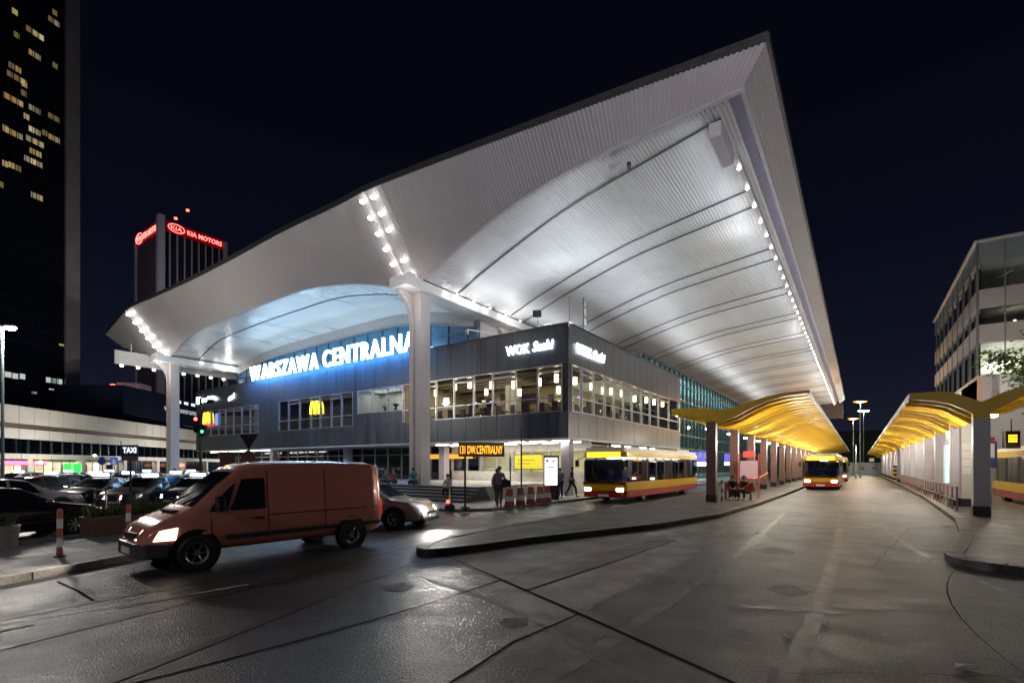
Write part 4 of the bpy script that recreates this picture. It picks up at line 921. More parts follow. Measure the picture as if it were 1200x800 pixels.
for i in range(8):
    x = 1.70 - (1.70 - .955) * i / 7; zb, zl, zt_, wb, wt = sample(vst, x); h = wt * .72 + .05 - i * .004
    rows.append([(x + .012, y, zt_ + .014 - (.02 if abs(y) > h * .9 else 0)) for y in (-h, -h * .6, 0, h * .6, h)])
MB().grid(rows).build('windscreen', GL2, v)
for y0, y1 in ((-.5, -.05), (.1, .55)): MB().tube((1.71, y0, 1.235), (1.45, y1, 1.47), .010, 5).build('wiper', BLACK, v)
MB().box(1.84, -.32, 1.085, 1.98, .32, 1.125).build('vent', BLACK, v)
MB().prism([(2.60, -.56, .30), (2.50, -.78, .30), (2.16, -.895, .30), (2.16, .895, .30), (2.50, .78, .30), (2.60, .56, .30)], (0, 0, .27)).build('bumper', ALUD, v, bevel=.03)
MB().box(2.44, -.30, .62, 2.565, .30, .74).build('grille', BLACK, v); MB().box(2.605, -.26, .36, 2.62, .26, .47).build('number_plate', WHITE, v)
wheels(v, [(1.72, .835), (1.72, -.835), (-1.62, .835), (-1.62, -.835)], .33, .2, 0)
for s in (.6, -.6):
    q = vc + hd * 2.7 + lf * s
    lamp('SPOT', (q.x, q.y, .72), 120, (1, .9, .74), .1, aim=(q.x + hd.x * 6, q.y + hd.y * 6, 0), spot=90)

# ---- buses
BY, BR, BC = paint('bus_yellow', (.72, .42, .01), .3), paint('bus_red', (.42, .03, .015), .3), mat('bus_roof', (.62, .58, .45), .4)
BGL = glass('bus_glass', (.55, .60, .60), .16)
def bus(label, loc, rz, L=12., lit=True, led=True):
    t = thing('city_bus', label, 'bus', loc, rz, 'city buses'); hw = 1.25
    def band(z0, z1, inset=0):
        pts = []; h = hw - inset
        for cx, cy, a0 in ((L / 2 - .25, h - .25, 0), (-L / 2 + .2, h - .2, 90), (-L / 2 + .2, -h + .2, 180), (L / 2 - .25, -h + .25, 270)):
            r = .25 if cx > 0 else .2
            for i in range(5): a = R(a0 + 90 * i / 4); pts.append((cx + r * math.cos(a), cy + r * math.sin(a), z0))
        return MB().prism(pts, (0, 0, z1 - z0))
    band(.30, .66).build('lower_body', BR, t); band(.662, 1.12).build('upper_body', BY, t); band(2.42, 2.72).build('roof_band', BY, t); band(2.722, 2.95, .12).build('roof', BC, t)
    MB().box(-L / 2 + .3, -1.1, 1.121, L / 2 - .3, 1.1, 1.14).build('cabin_floor', ALUD, t)
    n = int(L / 1.5); k = (L - .5) / n
    for s in (1, -1):
        for i in range(n):
            x0 = -L / 2 + .25 + i * k; MB().box(x0 + .04, s * hw - .03, 1.14, x0 + k - .04, s * hw - .01, 2.40).build('window', BGL, t)
            MB().box(x0 - .04, s * (hw - .03) - .025, 1.125, x0 + .04, s * (hw - .03) + .025, 2.415).build('window_post', BLACK, t)
        for x in (L / 2 - 1.3, L / 2 - 6, -L / 2 + 2.6):
            if s < 0:
                MB().box(x - .6, s * hw - .012, .36, x + .6, s * hw + .012, 2.38).build('door', DGLASS, t); MB().box(x - .015, s * hw - .03, .4, x + .015, s * hw + .03, 2.35).build('door_handle', YEL, t)
        MB().box(L / 2 - .08, s * .92 - .2, .62, L / 2 + .015, s * .92 + .2, .82).build('headlight', glow('bus_headlight', (1, .95, .85), 7) if lit else WHITE, t, bevel=.03)
        MB().box(-L / 2 - .012, s * 1.05 - .1, .8, -L / 2 + .05, s * 1.05 + .1, 1.1).build('tail_light', TAIL, t)
        MB().tube((L / 2 - .2, s * 1.2, 2.45), (L / 2 + .25, s * 1.42, 2.3), .02, 6).cbox(L / 2 + .25, s * 1.42, 2.1, .1, .2, .36).build('mirror', BLACK, t)
    MB().box(L / 2 - .02, -1.08, 1.0, L / 2 + .012, 1.08, 2.36).build('windscreen', glass('bus_screen', (.30, .34, .34), .2), t); MB().box(L / 2 - .06, -1.2, .95, L / 2 - .02, 1.2, 1.125).build('dashboard', BLACK, t)
    MB().tube((L / 2 + .03, -.1, 1.0), (L / 2 + .03, -.7, 1.6), .015, 5).tube((L / 2 + .03, .6, 1.0), (L / 2 + .03, .05, 1.55), .015, 5).build('wiper', BLACK, t)
    lamp('AREA', (0, 0, 2.33), 26, (1, .97, .85), sx=L - 1, sy=.6, parent=t)
    sme = MB().box(-.22, -.2, 1.45, .22, .2, 1.53).box(-.24, -.2, 1.53, -.17, .2, 2.05).mesh('seat', mat('bus_seat', (.06, .08, .25), .7))
    for i in range(int(L / 1.1)):
        for yy in (-.95, -.5, .5, .95):
            o = bpy.data.objects.new('seat', sme); COL.objects.link(o); o.parent = t; o.location = (L / 2 - 1.7 - i * 1.0 if L / 2 - 1.7 - i * 1.0 > -L / 2 + .5 else -L / 2 + .6, yy, -.30)
    for i in range(5): MB().tube((L / 2 - 1.6 - i * (L - 3) / 5, .3 * (-1) ** i, 1.14), (L / 2 - 1.6 - i * (L - 3) / 5, .3 * (-1) ** i, 2.4), .02, 6).build('hand_pole', YEL, t)
    for xx in (L / 2 - 4.5, -L / 2 + 4.2): MB().box(xx - .006, -hw - .004, .36, xx + .006, -hw - .001, 1.1).box(xx - .006, hw + .001, .36, xx + .006, hw + .004, 1.1).build('panel_groove', BLACK, t)
    MB().box(-L / 2 + 1, -.9, 2.951, -L / 2 + 4, .9, 3.12).build('roof_unit', BC, t, bevel=.05)
    MB().box(-L / 2 - .012, -1.0, 1.4, -L / 2 + .03, 1.0, 2.36).build('rear_window', DGLASS, t)
    MB().box(L / 2 - .03, -.95, 2.44, L / 2 + .02, .95, 2.70).build('display', AMBER if led else BLACK, t)
    MB().box(L / 2 - .03, -.3, .34, L / 2 + .02, .3, .46).build('number_plate', WHITE, t)
    MB().box(-L / 2 + .5, -.05, 2.36, L / 2 - .5, .05, 2.40).build('ceiling_tube', TUBE, t)
    wheels(t, [(L / 2 - 2.7, 1.06), (L / 2 - 2.7, -1.06), (-L / 2 + 3.2, 1.06), (-L / 2 + 3.2, -1.06)], .48, .34)
    return t
bus('yellow and red city bus standing in the lane before the station corner', (-11.15, 31.4, 0), R(-90), 14)
bus('yellow and red city bus with an amber display, coming down the lane between the canopies', (-2.55, 53, 0), R(-90), 12)
bus('yellow and red city bus behind the pillars of the canopy by the office block', (7.7, 34.5, 0), R(90), 12)
b = bus('short yellow city bus further down, past the oncoming bus', (-2.4, 76, 0), R(-90), 10)

# ================================================================== poles, signs, bollards, barriers
def bollard(loc, h, label, group, r=.045, tilt=0):
    t = thing('bollard', label, 'bollard', loc, 0, group); t.rotation_euler.y = tilt
    k = h / 5
    for i in range(5): MB().lathe([(r, i * k), (r, (i + 1) * k - .001)] if i < 4 else [(r, i * k), (r, h - .03), (r * .6, h)], n=10).build('stripe', BRICKR if i % 2 == 0 else WHITE, t, True)
    MB().lathe([(r * 2, 0), (r * 2, .02), (r * 1.1, .04)], n=10).build('foot', ALUD, t); return t
p = on_z(70, 652, .12); bollard((p.x, p.y, .12), .98, 'red and white striped bollard standing alone on the pavement before the black car', None, .05)
p = on_z(149.5, 640, .12); bollard((p.x, p.y, .12), .98, 'slightly leaning striped bollard at the corner of the planter by the van', None, .05, .06)
B0 = bollard(tuple(on_z(124, 603, 0)), .95, 'slim red and white bollard in the row before the taxis', 'bollards before the taxis', .04)
for px, py in ((111, 598), (100.5, 594), (90.5, 590.5), (81, 587), (71, 584), (63, 581), (55, 578.5), (47, 576), (139, 608)):
    dup(B0, tuple(on_z(px, py, 0)))
def plate(mb_m, t, name, m): return mb_m.build(name, m, t)
p = at_d(153, 560, 21); t = thing('taxi_sign', 'dark blue sign reading TAXI on a black pole', 'sign', (p.x, p.y, 0), R(30))
MB().tube((0, 0, 0), (0, 0, 2.75), .035, 8).build('pole', BLACK, t); MB().box(-.38, -.05, 2.42, .38, -.02, 2.86).build('panel', BLUES, t); MB().box(-.38, -.048, 2.20, .38, -.022, 2.40).build('lower_panel', mat('faded_plate', (.35, .22, .19), .5), t)
MB().box(-.42, -.045, 2.40, -.39, -.02, 3.05).build('side_rail', ALU, t)
text('lettering', 'TAXI', glow('taxi_letter', (1, 1, 1), .9), t, (-.31, -.052, 2.53), X90, .24, .62, .004, .01)
p = at_d(235, 560, 25.8); t = thing('traffic_light', 'black traffic light pole with red and green signals beside the dark box', 'traffic light', (p.x, p.y, 0), TH)
MB().tube((0, 0, 0), (0, 0, 5.5), .06, 8).build('pole', BLACK, t)
h = MB().box(-.28, -.12, 3.7, -.04, .12, 4.55).build('signal_head', BLACK, t); MB().lathe([(.02, -.03), (.09, -.03), (.02, .02)], (-.16, -.13, 4.4), 12, 'y').build('red_signal', glow('signal_red', (1, .06, .05), 8), h); MB().lathe([(.02, -.02), (.09, -.02), (.02, .02)], (-.16, -.13, 4.12), 12, 'y').build('amber_signal', ALUD, h)
h = MB().box(.05, -.12, 3.5, .29, .12, 4.1).build('signal_head', BLACK, t); MB().lathe([(.02, -.03), (.08, -.03), (.02, .02)], (.17, -.13, 3.75), 12, 'y').build('green_signal', glow('signal_green', (.05, 1, .3), 3), h)
MB().tube((0, 0, 5.1), (.55, -.1, 5.35), .03).cbox(.6, -.1, 5.3, .3, .2, .22).build('upper_arm', BLACK, t)
p = at_d(292, 560, 24); t = thing('road_sign', 'back of a dark triangular give way sign over a round brown sign', 'sign', (p.x, p.y, 0), TH)
MB().tube((0, 0, 0), (0, 0, 3.5), .035, 8).build('pole', ALUD, t); MB().prism([(-.45, -.05, 3.5), (.45, -.05, 3.5), (0, -.05, 2.75)], (0, .03, 0)).build('triangle', BLACK, t)
MB().lathe([(.02, 0), (.34, 0), (.34, .03), (.02, .03)], (0, -.08, 2.38), 24, 'y').build('disc', mat('sign_back_brown', (.22, .10, .07), .5), t)
p = at_d(267.5, 560, 24.6); t = thing('road_sign', 'square brown backed sign on a low pole beside the round one', 'sign', (p.x, p.y, 0), TH)
MB().tube((0, 0, 0), (0, 0, 2.6), .035, 8).build('pole', ALUD, t); MB().box(-.38, -.08, 1.98, .38, -.05, 2.68).build('panel', MC['sign_back_brown'], t)
for px, py, kind in ((120, 540, 0), (134, 540, 1)):
    p = at_d(px, 560, 46); t = thing('crossing_sign', 'blue square pedestrian crossing sign beyond the taxis' if kind else 'small round blue sign beyond the taxis', 'sign', (p.x, p.y, 0), TH)
    MB().tube((0, 0, 0), (0, 0, 2.8), .04).build('pole', ALUD, t)
    if kind: MB().box(-.35, -.06, 2.05, .35, -.03, 2.75).build('panel', glow('blue_sign_lit', (.03, .10, .5), .6), t); MB().prism([(-.27, -.07, 2.13), (.27, -.07, 2.13), (0, -.07, 2.66)], (0, .008, 0)).build('white_triangle', WHITE, t)
    else: MB().lathe([(.02, 0), (.36, 0), (.36, .03), (.02, .03)], (0, -.08, 2.4), 24, 'y').build('disc', BLUES, t)
# railings before the steps
p, q = on_z(268, 588, .1), on_z(385, 590, .1)
p = at_d(262, 560, 24.5); q = at_d(380, 560, 23)
d = Vector((q.x - p.x, q.y - p.y)); Ln = d.length; t = thing('railing', 'grey metal railing of flat bars before the station steps', 'railing', (p.x, p.y, .0), math.atan2(d.y, d.x))
repeat('post', MB().box(-.03, -.03, 0, .03, .03, 1.15).mesh('post', ALUD), t, [(i * Ln / 8, 0, 0) for i in range(9)]); m = MB()
for z in (.35, .55, .75, .95, 1.15): m.box(0, -.02, z - .035, Ln, .02, z + .035)
m.build('bar_slat', PILG, t)
# post with an added LED board for a bus's destination text, and other posts
p = on_x(545, 600, -13.6); t = thing('added_display', 'amber dot matrix bus destination board added on a black post by the plaza kerb', 'display', (p.x, p.y, .1), TH)
MB().tube((0, 0, 0), (0, 0, 2.75), .045, 8).build('post', BLACK, t); MB().lathe([(.25, 0), (.22, .12), (.06, .2)], n=12).build('foot', BLACK, t)
zt0 = 2 + 18 * 21.5 / 581 - .1
MB().box(-.28, -.06, zt0 - .30, 1.66, .04, zt0 + .30).build('housing', mat('display_housing', (.10, .035, .006), .4), t)
text('lettering', '131 DW.CENTRALNY', glow('amber_letter', (1, .42, .02), 2.0), t, (-.2, -.075, zt0 - .18), X90, .36, 1.78, .006, .0)
p = on_x(611, 598, -13.4); t = thing('lamp_post', 'slim black post with a small cap between the amber display and the screen', 'post', (p.x, p.y, .1)); MB().tube((0, 0, 0), (0, 0, 3.35), .04, 8).lathe([(.02, 3.3), (.10, 3.36), (.05, 3.6), (.01, 3.7)], n=10).build('post', BLACK, t); MB().lathe([(.22, 0), (.2, .1), (.05, .16)], n=12).build('foot', BLACK, t)
p = on_x(598, 598, -14.2); t = thing('lamp_post', 'shorter black post behind the walkers with bags', 'post', (p.x, p.y, .1)); MB().tube((0, 0, 0), (0, 0, 2.3), .035, 8).build('post', BLACK, t); MB().lathe([(.2, 0), (.18, .1), (.05, .16)], n=12).build('foot', BLACK, t)
for px, lb in ((527, 'warning post on a heavy black foot with a red lamp'),):
    p = on_x(px, 606, -14.3); t = thing('warning_post', lb, 'post', (p.x, p.y, .1)); MB().lathe([(.24, 0), (.22, .2), (.1, .3), (.02, .3)], n=12).build('foot', BLACK, t); MB().tube((0, 0, .3), (0, 0, .9), .03).build('post', WHITE, t); MB().lathe([(.02, .3), (.08, .3), (.06, .42), (.01, .44)], (.0, -.12, 0), 10).build('lamp', glow('red_lamp', (1, .08, .05), 4), t)
conem = None
for i, px in enumerate((597, 610, 622, 633, 641)):
    p = on_x(px, 604 - i * 1.6, -13.25)
    if conem is None:
        conem = thing('barrier_block', 'red and white plastic kerb barrier in the row on the plaza edge', 'barrier', (p.x, p.y, .1), TH, 'plastic barriers on the plaza edge')
        MB().prism([(-.24, -.22, 0), (.24, -.22, 0), (.14, -.12, .85), (-.14, -.12, .85)], (0, .34, 0)).build('body', BRICKR, conem, bevel=.03); MB().prism([(-.205, -.235, .25), (.205, -.235, .25), (.18, -.21, .48), (-.18, -.21, .48)], (0, .37, 0)).build('stripe', WHITE, conem)
    else: dup(conem, (p.x, p.y, .1))
p = on_x(646, 590, -14.0); t = thing('information_totem', 'tall bright white information screen in a dark frame on the plaza', 'screen', (p.x, p.y, .1), TH - R(12))
zz = 2 + (545 - 533) * 22 / 581; MB().box(-.42, -.1, 0, .42, .1, 2.45).build('frame', BLACK, t, bevel=.03); MB().box(-.34, -.12, .82, .34, -.101, 2.32).build('panel', SCREEN, t)
m = MB(); m.box(-.28, -.13, 2.08, -.12, -.121, 2.22).box(.0, -.13, 2.1, .28, -.121, 2.17).box(-.22, -.13, 1.78, .2, -.121, 1.86); m.build('print', mat('screen_print', (.18, .15, .4), .5), t)
p = on_y(619, 541, 29.9); t = thing('billboard', 'bright yellow information board on the shopfront under the overhang', 'billboard', (p.x, 29.9, 0)); MB().box(-1.15, -.04, 1.75, 1.15, .04, 2.75).build('panel', glow('yellow_board', (.85, .72, .03), .42), t); MB().box(-1.2, -.03, 1.7, 1.2, .06, 1.749).box(-1.2, -.03, 2.751, 1.2, .06, 2.8).build('frame', BLACK, t)
m = MB(); m.box(-.9, -.05, 2.35, .6, -.041, 2.42).box(-.9, -.05, 2.1, .2, -.041, 2.16).build('print', mat('board_print', (.25, .2, .02), .5), t)
p = on_y(524, 531, 30.3); t = thing('counter_sign', 'long orange lit strip over the counter windows', 'sign', (p.x, 30.3, 0)); MB().box(-3.2, 0, 2.55, 2.6, .12, 2.9).build('panel', glow('orange_strip', (1, .32, .03), 1.1), t)
for px, py, w_ in ((821, 536, .62), (856, 537, .42)):
    p = on_x(px, py, -15.0); t = thing('hanging_sign', '%s blue and white pictogram sign hanging at the side entrance' % ('wide' if w_ > .5 else 'narrow'), 'sign', (p.x, p.y, 0), TH)
    MB().box(-w_ * 2, 0, p.z - .5, w_ * 2, .1, p.z + .7).build('panel', glow('blue_pict', (.10, .10, .62), 1.0), t); MB().box(-w_ * 2, -.01, p.z - .95, w_ * 2, .1, p.z - .52).build('lower_panel', SCREEN, t); m = MB().box(-.4 * w_, -.02, p.z, .1 * w_, -.003, p.z + .5).box(.6 * w_, -.02, p.z - .1, 1.0 * w_, -.003, p.z + .5); m.build('print', WHITE, t); MB().tube((0, .05, p.z + .7), (0, .05, p.z + 1.4), .03).build('hanger', ALU, t)

# right-hand platform furniture
pr = thing('railing', 'low metal railing with reddish posts along the bus platform kerb', 'railing', (3.25, 26.8, .15), R(90))
repeat('post', MB().box(-.035, -.03, 0, .035, .03, 1.0).mesh('post', mat('rail_post', (.34, .19, .15), .5)), pr, [(i * 1.3, 0, 0) for i in range(26)]); MB().box(0, -.03, .95, 32.5, .03, 1.02).build('top_rail', STEEL, pr); MB().box(0, -.015, .42, 32.5, .015, .47).build('lower_rail', STEEL, pr)
def adpanel(y, label, glowm):
    t = thing('light_panel', label, 'display', (4.15, y, .15), 0, None); MB().box(-.32, -.12, 0, .32, .12, 3.1).build('case', ALU, t, bevel=.02); MB().box(-.27, -.14, .9, .27, -.121, 2.95).build('panel', glowm, t); MB().box(-.335, -.1, .9, -.321, .1, 2.95).build('panel', glowm, t)
adpanel(36.0, 'tall teal white light panel between the pillars, next to the paper-covered pillar', glow('teal_panel', (.6, .95, .88), 1.3)); adpanel(52.5, 'narrow pale light panel halfway along the bus platform', glow('pale_panel', (.8, .95, .95), 1.5)); adpanel(64, 'slim light panel near the far end of the bus platform', glow('pale_panel2', (.9, .95, 1), 1.6))
GP = mat('platform_wall', (.44, .42, .39), .55, var=.1)
for i, y in enumerate((33.4, 39, 41.8, 44.6, 47.4, 50.2, 56, 59, 62, 66, 70, 75, 80)):
    ob('concrete_pier', MB().box(-.36, -.2, 0, .36, .2, 3.95).mesh('concrete_pier', GP), (4.75, y, .15), 0, 'pale square pier in the row under the bus stand canopy', 'pier', 'piers under the bus stand canopy')
t = thing('notice_pillar', 'pale pillar plastered with paper timetables beside the front pillar', 'pillar', (4.1, 30.4, .15)); MB().box(-.3, -.3, .35, .3, .3, 4.0).build('shaft', GP, t); MB().box(-.31, -.31, 0, .31, .31, .35).build('foot', BLACK, t)
PAPER = mat('paper', (.62, .60, .56), .7, var=.1)
for i in range(12):
    r, c_ = divmod(i, 3); MB().box(-.27 + c_ * .185, -.312, 2.55 - r * .36, -.10 + c_ * .185, -.302, 2.84 - r * .36).build('notice', PAPER, t)
m = MB()
for i in range(12):
    r, c_ = divmod(i, 3)
    for k in range(5): m.box(-.255 + c_ * .185, -.3165, 2.60 - r * .36 + k * .045, -.12 + c_ * .185 - (k % 2) * .03, -.3125, 2.615 - r * .36 + k * .045)
m.build('print', PILG, t)
p = on_x(1051, 567, 3.45); t = thing('marker_post', 'yellow and black striped hazard marker at the kerb end', 'marker', (p.x, p.y, .15))
for i in range(8): MB().box(-.32, -.06, i * .23, .32, .06, i * .23 + .229).build('stripe', YELN if False else (mat('hazard_yellow', (.75, .55, .02), .5) if i % 2 == 0 else BLACK), t)
t = thing('bus_stop_sign', 'blue bus stop sign with a white panel and red cap beside the front pillar', 'sign', (4.95, 31.2, .15), TH); MB().tube((0, 0, 0), (0, 0, 3.1), .04).build('pole', ALU, t); MB().box(-.16, -.06, 1.75, .22, -.02, 2.95).build('panel', BLUES, t); MB().box(-.1, -.068, 2.2, .1, -.061, 2.85).build('white_panel', WHITE, t); MB().box(-.12, -.06, 2.97, .12, -.02, 3.15).build('cap_panel', RED, t)
p = at_d(1185, 515, 24); t = thing('platform_display', 'black box display with amber figures under the canopy by the office block', 'display', (p.x, p.y, p.z), R(25)); MB().box(-.30, -.12, -.42, .30, .12, .42).build('housing', BLACK, t); m = MB()
for r in range(3):
    for c_ in range(5): m.box(-.2 + c_ * .075, -.13, -.12 + r * .13, -.14 + c_ * .075, -.121, -.03 + r * .13)
m.build('led_print', AMBER, t); MB().tube((0, 0, .42), (0, 0, 1.0), .03).build('hanger', ALUD, t)
# bench and board on the middle platform
t = thing('platform_bench', 'dark metal bench under the middle canopy', 'bench', (-5.3, 28.7, .15), R(0)); MB().box(-.7, -.2, .42, .7, .2, .47).build('seat', RED, t); MB().box(-.7, .18, .5, .7, .22, .9).build('backrest', RED, t)
for x in (-.6, .6): MB().box(x - .03, -.18, 0, x + .03, .18, .42).build('leg', BLACK, t)
t = thing('timetable_case', 'pinkish timetable case on red posts behind the bench', 'board', (-5.1, 30.6, .15), R(10)); MB().box(-.45, -.04, 1.2, .45, .04, 2.1).build('panel', glow('pink_panel', (.55, .33, .33), .45), t)
for x in (-.5, .5): MB().tube((x, 0, 0), (x, 0, 2.5), .035).build('post', RED, t)
MB().box(-.3, -.04, 2.3, .3, .04, 2.65).build('top_panel', RED, t)
bollard((-5.85, 27.4, .15), 1.1, 'red post next to the first pillar of the middle canopy', None, .05)
t = thing('barrier_chain', 'sagging red chain barrier between the pillars of the middle canopy', 'barrier', (-5.2, 33.4, .15)); m = MB(); m.path([(.1 * i - .9, .55 * i, 1.0 + .35 * ((i - 4.5) / 4.5) ** 2) for i in range(10)], .045, 6); m.build('chain', glow('red_chain_glow', (.9, .10, .06), .5), t)  # chain material given a faint red glow of its own

# planter, pot, litter
t = thing('planter', 'long brown stone planter full of spiky plants beside the black car', 'planter', (-17.05, 5.3, .0), YUP)
MB().prism([(-.95, -.30, .0), (.95, -.30, 0), (1.05, -.36, .62), (-1.05, -.36, .62)], (0, .66, 0)).build('trough', TERRA, t, bevel=.03)
m = MB()
for i in range(420):
    x, y = random.uniform(-1, 1), random.uniform(-.3, .25); h = random.uniform(.2, .5); a = random.uniform(0, 6.28); l = random.uniform(.05, .25); q = Vector((x + l * math.cos(a), y + l * math.sin(a), .6 + h)); w_ = .022
    m.poly([(x - w_ * math.sin(a), y + w_ * math.cos(a), .58), (x + w_ * math.sin(a), y - w_ * math.cos(a), .58), tuple(q)])
m.build('foliage', GREEN2, t)
m = MB()
for i in range(160):
    x, y, z = random.uniform(-1, 1), random.uniform(-.35, .28), random.uniform(.6, .78); a, b = random.uniform(0, 6.28), random.uniform(-.6, .6); s = random.uniform(.04, .08)
    m.poly([(x, y, z), (x + s * math.cos(a), y + s * math.sin(a), z + s * b), (x + s * 1.6 * math.cos(a + .5), y + s * 1.6 * math.sin(a + .5), z + s * b), (x + s * math.cos(a + 1), y + s * math.sin(a + 1), z)])
m.build('ground_leaves', GREEN, t)
p = on_z(6, 641, .12); t = thing('plant_pot', 'round pale concrete plant pot on the pavement', 'planter', (p.x, p.y, .12)); MB().lathe([(.05, 0), (.20, 0), (.26, .5), (.22, .5), (.2, .42), (.02, .42)], n=20).build('pot', KERB, t, True); m = MB()
for i in range(90):
    a, r, z = random.uniform(0, 6.28), random.uniform(0, .2), random.uniform(.42, .68); s = .07; x, y = r * math.cos(a), r * math.sin(a); m.poly([(x, y, z), (x + s, y + s * .3, z + .03), (x + s * 1.4, y + s, z), (x + s * .3, y + s, z + .04)])
m.build('foliage', GREEN, t)
t = thing('low_box_plant', 'pale leafy shrub in a low box behind the planter', 'plant', (-17.9, 6.9, 0)); MB().box(-.5, -.3, 0, .5, .3, .45).build('trough', OFFW, t, bevel=.02); m = MB()
for i in range(260):
    a, r, z = random.uniform(0, 6.28), random.uniform(0, .45), random.uniform(.4, .95); s = .08; x, y = r * math.cos(a), r * .7 * math.sin(a); m.poly([(x, y, z), (x + s, y + s * .3, z + .03), (x + s * 1.4, y + s, z), (x + s * .3, y + s, z + .04)])
m.build('foliage', GREEN2, t)
for i, (px, py, s, a) in enumerate(((1133, 781, .11, .3), (968, 730, .09, 1.2), (922, 745, .06, 2), (1093, 607, .2, 0), (1110, 617, .16, .4), (887, 625, .1, .2))):
    p = on_z(px, py, .014); o = MB().add([(-s, -s * .4, 0), (s * .8, -s * .3, .004), (s, s * .4, .02), (-s * .7, s * .5, .012), (0, 0, .03)], [(0, 1, 4), (1, 2, 4), (2, 3, 4), (3, 0, 4)]).build('paper_scrap', PAPER); o.location = p; o.rotation_euler.z = a; tag(o, 'crumpled scrap of white paper lying on the road', 'litter', 'paper scraps on the road')

# ================================================================== people
def skin(name, V, E, Rr, m, parent=None, sub=1):
    me = bpy.data.meshes.new(name); me.from_pydata(V, E, []); o = bpy.data.objects.new(name, me); COL.objects.link(o)
    md = o.modifiers.new('Skin', 'SKIN'); md.use_smooth_shade = True
    for i, r in enumerate(Rr):
        sv = me.skin_vertices[0].data[i]; sv.radius = r if isinstance(r, tuple) else (r, r)
    me.skin_vertices[0].data[0].use_root = True
    if sub: o.modifiers.new('Sub', 'SUBSURF').levels = sub; o.modifiers['Sub'].render_levels = sub
    bpy.context.view_layer.update()
    ev = bpy.data.meshes.new_from_object(o.evaluated_get(bpy.context.evaluated_depsgraph_get())); bpy.data.objects.remove(o)
    ev.name = name; ev.materials.clear(); ev.materials.append(m); ev.polygons.foreach_set('use_smooth', [True] * len(ev.polygons))
    o = bpy.data.objects.new(name, ev); COL.objects.link(o)
    if parent is not None: o.parent = parent
    return o
SKINM = mat('skin', (.45, .27, .19), .55, var=.05)
def person(label, loc, rz, shirt, trousers, hair, pose='stand', h=1.75, group=None, walk=0., arms=None):
    """local frame: facing -Y, feet (or seat) at z=0"""
    t = thing('person', label, 'person', loc, rz, group); k = h / 1.75
    if pose == 'sit':
        pz = .12; pel = (0, 0, pz); sp = (0, -.02, pz + .24); che = (0, -.06, pz + .46); nk = (0, -.10, pz + .58); hd0 = (0, -.13, pz + .66); hd1 = (0, -.14, pz + .76); hd2 = (0, -.12, pz + .84)
        hips = [(s * .10, -.03, pz) for s in (-1, 1)]; kn = [(s * .15, -.43, pz + .08) for s in (-1, 1)]; an = [(s * .13, -.40, pz - .36) for s in (-1, 1)]; to = [(s * .14, -.56, pz - .42) for s in (-1, 1)]
        sh = [(s * .18, -.06, pz + .50) for s in (-1, 1)]; el = [(s * .23, -.22, pz + .26) for s in (-1, 1)]; wr = [(s * .12, -.40, pz + .19) for s in (-1, 1)]; hdn = [(s * .08, -.47, pz + .17) for s in (-1, 1)]
    else:
        w = walk; pel = (0, 0, .93); sp = (0, -.01, 1.14); che = (0, -.02, 1.36); nk = (0, -.02, 1.49); hd0 = (0, -.035, 1.56); hd1 = (0, -.045, 1.65); hd2 = (0, -.03, 1.72)
        hips = [(s * .09, 0, .90) for s in (-1, 1)]; kn = [(s * .10, -.04 - s * w * .20, .50) for s in (-1, 1)]; an = [(s * .10, .02 - s * w * .30 + (w * .08 if s < 0 else 0), .09 + (w * .06 if s < 0 else 0)) for s in (-1, 1)]; to = [(a[0] + s * .02, a[1] - .15, max(.035, a[2] - .05)) for a, s in zip(an, (-1, 1))]
        sh = [(s * .18, -.01, 1.42) for s in (-1, 1)]; el = [(s * .24, .02 + s * w * .14, 1.15) for s in (-1, 1)]; wr = [(s * .25, -.05 + s * w * .24, .92) for s in (-1, 1)]; hdn = [(s * .25, -.08 + s * w * .26, .85) for s in (-1, 1)]
        if arms == 'bent': el = [(s * .23, .0, 1.14) for s in (-1, 1)]; wr = [(s * .10, -.25, 1.22) for s in (-1, 1)]; hdn = [(s * .06, -.31, 1.26) for s in (-1, 1)]
    V = [pel, sp, che, nk, hd0, hd1, hd2]; Rr = [(.13, .10), (.125, .095), (.145, .10), .05, .07, (.078, .092), .055]; E = [(i, i + 1) for i in range(6)]
    def chain(base, pts, rad):
        j = base
        for p, r in zip(pts, rad): V.append(p); Rr.append(r); E.append((j, len(V) - 1)); j = len(V) - 1
        return j
    V.append((0, hd1[1] - .095, hd1[2] - .01)); Rr.append(.014); E.append((5, len(V) - 1))          # nose
    for i, s in enumerate((-1, 1)):
        chain(0, [hips[i], kn[i], an[i], to[i]], [.085, .052, .036, .034])
        j = chain(2, [sh[i], el[i], wr[i], hdn[i]], [.055, .040, .028, .030])
        hv = Vector(hdn[i]) - Vector(wr[i]); hv.normalize(); sd_ = hv.cross(Vector((1, 0, 0)) if abs(hv.x) < .7 else Vector((0, 0, 1))).normalized()
        for f_, ln in ((-1.5, .060), (-.5, .075), (.5, .080), (1.5, .070)):
            b = Vector(hdn[i]) + hv * .03 + sd_ * f_ * .016; chain(j, [tuple(b), tuple(b + hv * ln * .6 - Vector((s * .01, 0, 0))), tuple(b + hv * ln - Vector((s * .028, 0, 0)))], [.009, .008, .007])
        b = Vector(hdn[i]) - sd_ * .035; chain(j, [tuple(b), tuple(b + hv * .045 - sd_ * .012)], [.011, .009])
    S_ = lambda L_: [tuple(Vector(p) * k) for p in L_]
    skin('body', S_(V), E, Rr, SKINM, t)
    cl = [sp, che, (nk[0], nk[1], nk[2] - .03), (pel[0], pel[1], pel[2] + .02)]; ce = [(0, 1), (1, 2), (0, 3)]; crd = [(.155, .125), (.172, .128), .075, (.16, .13)]
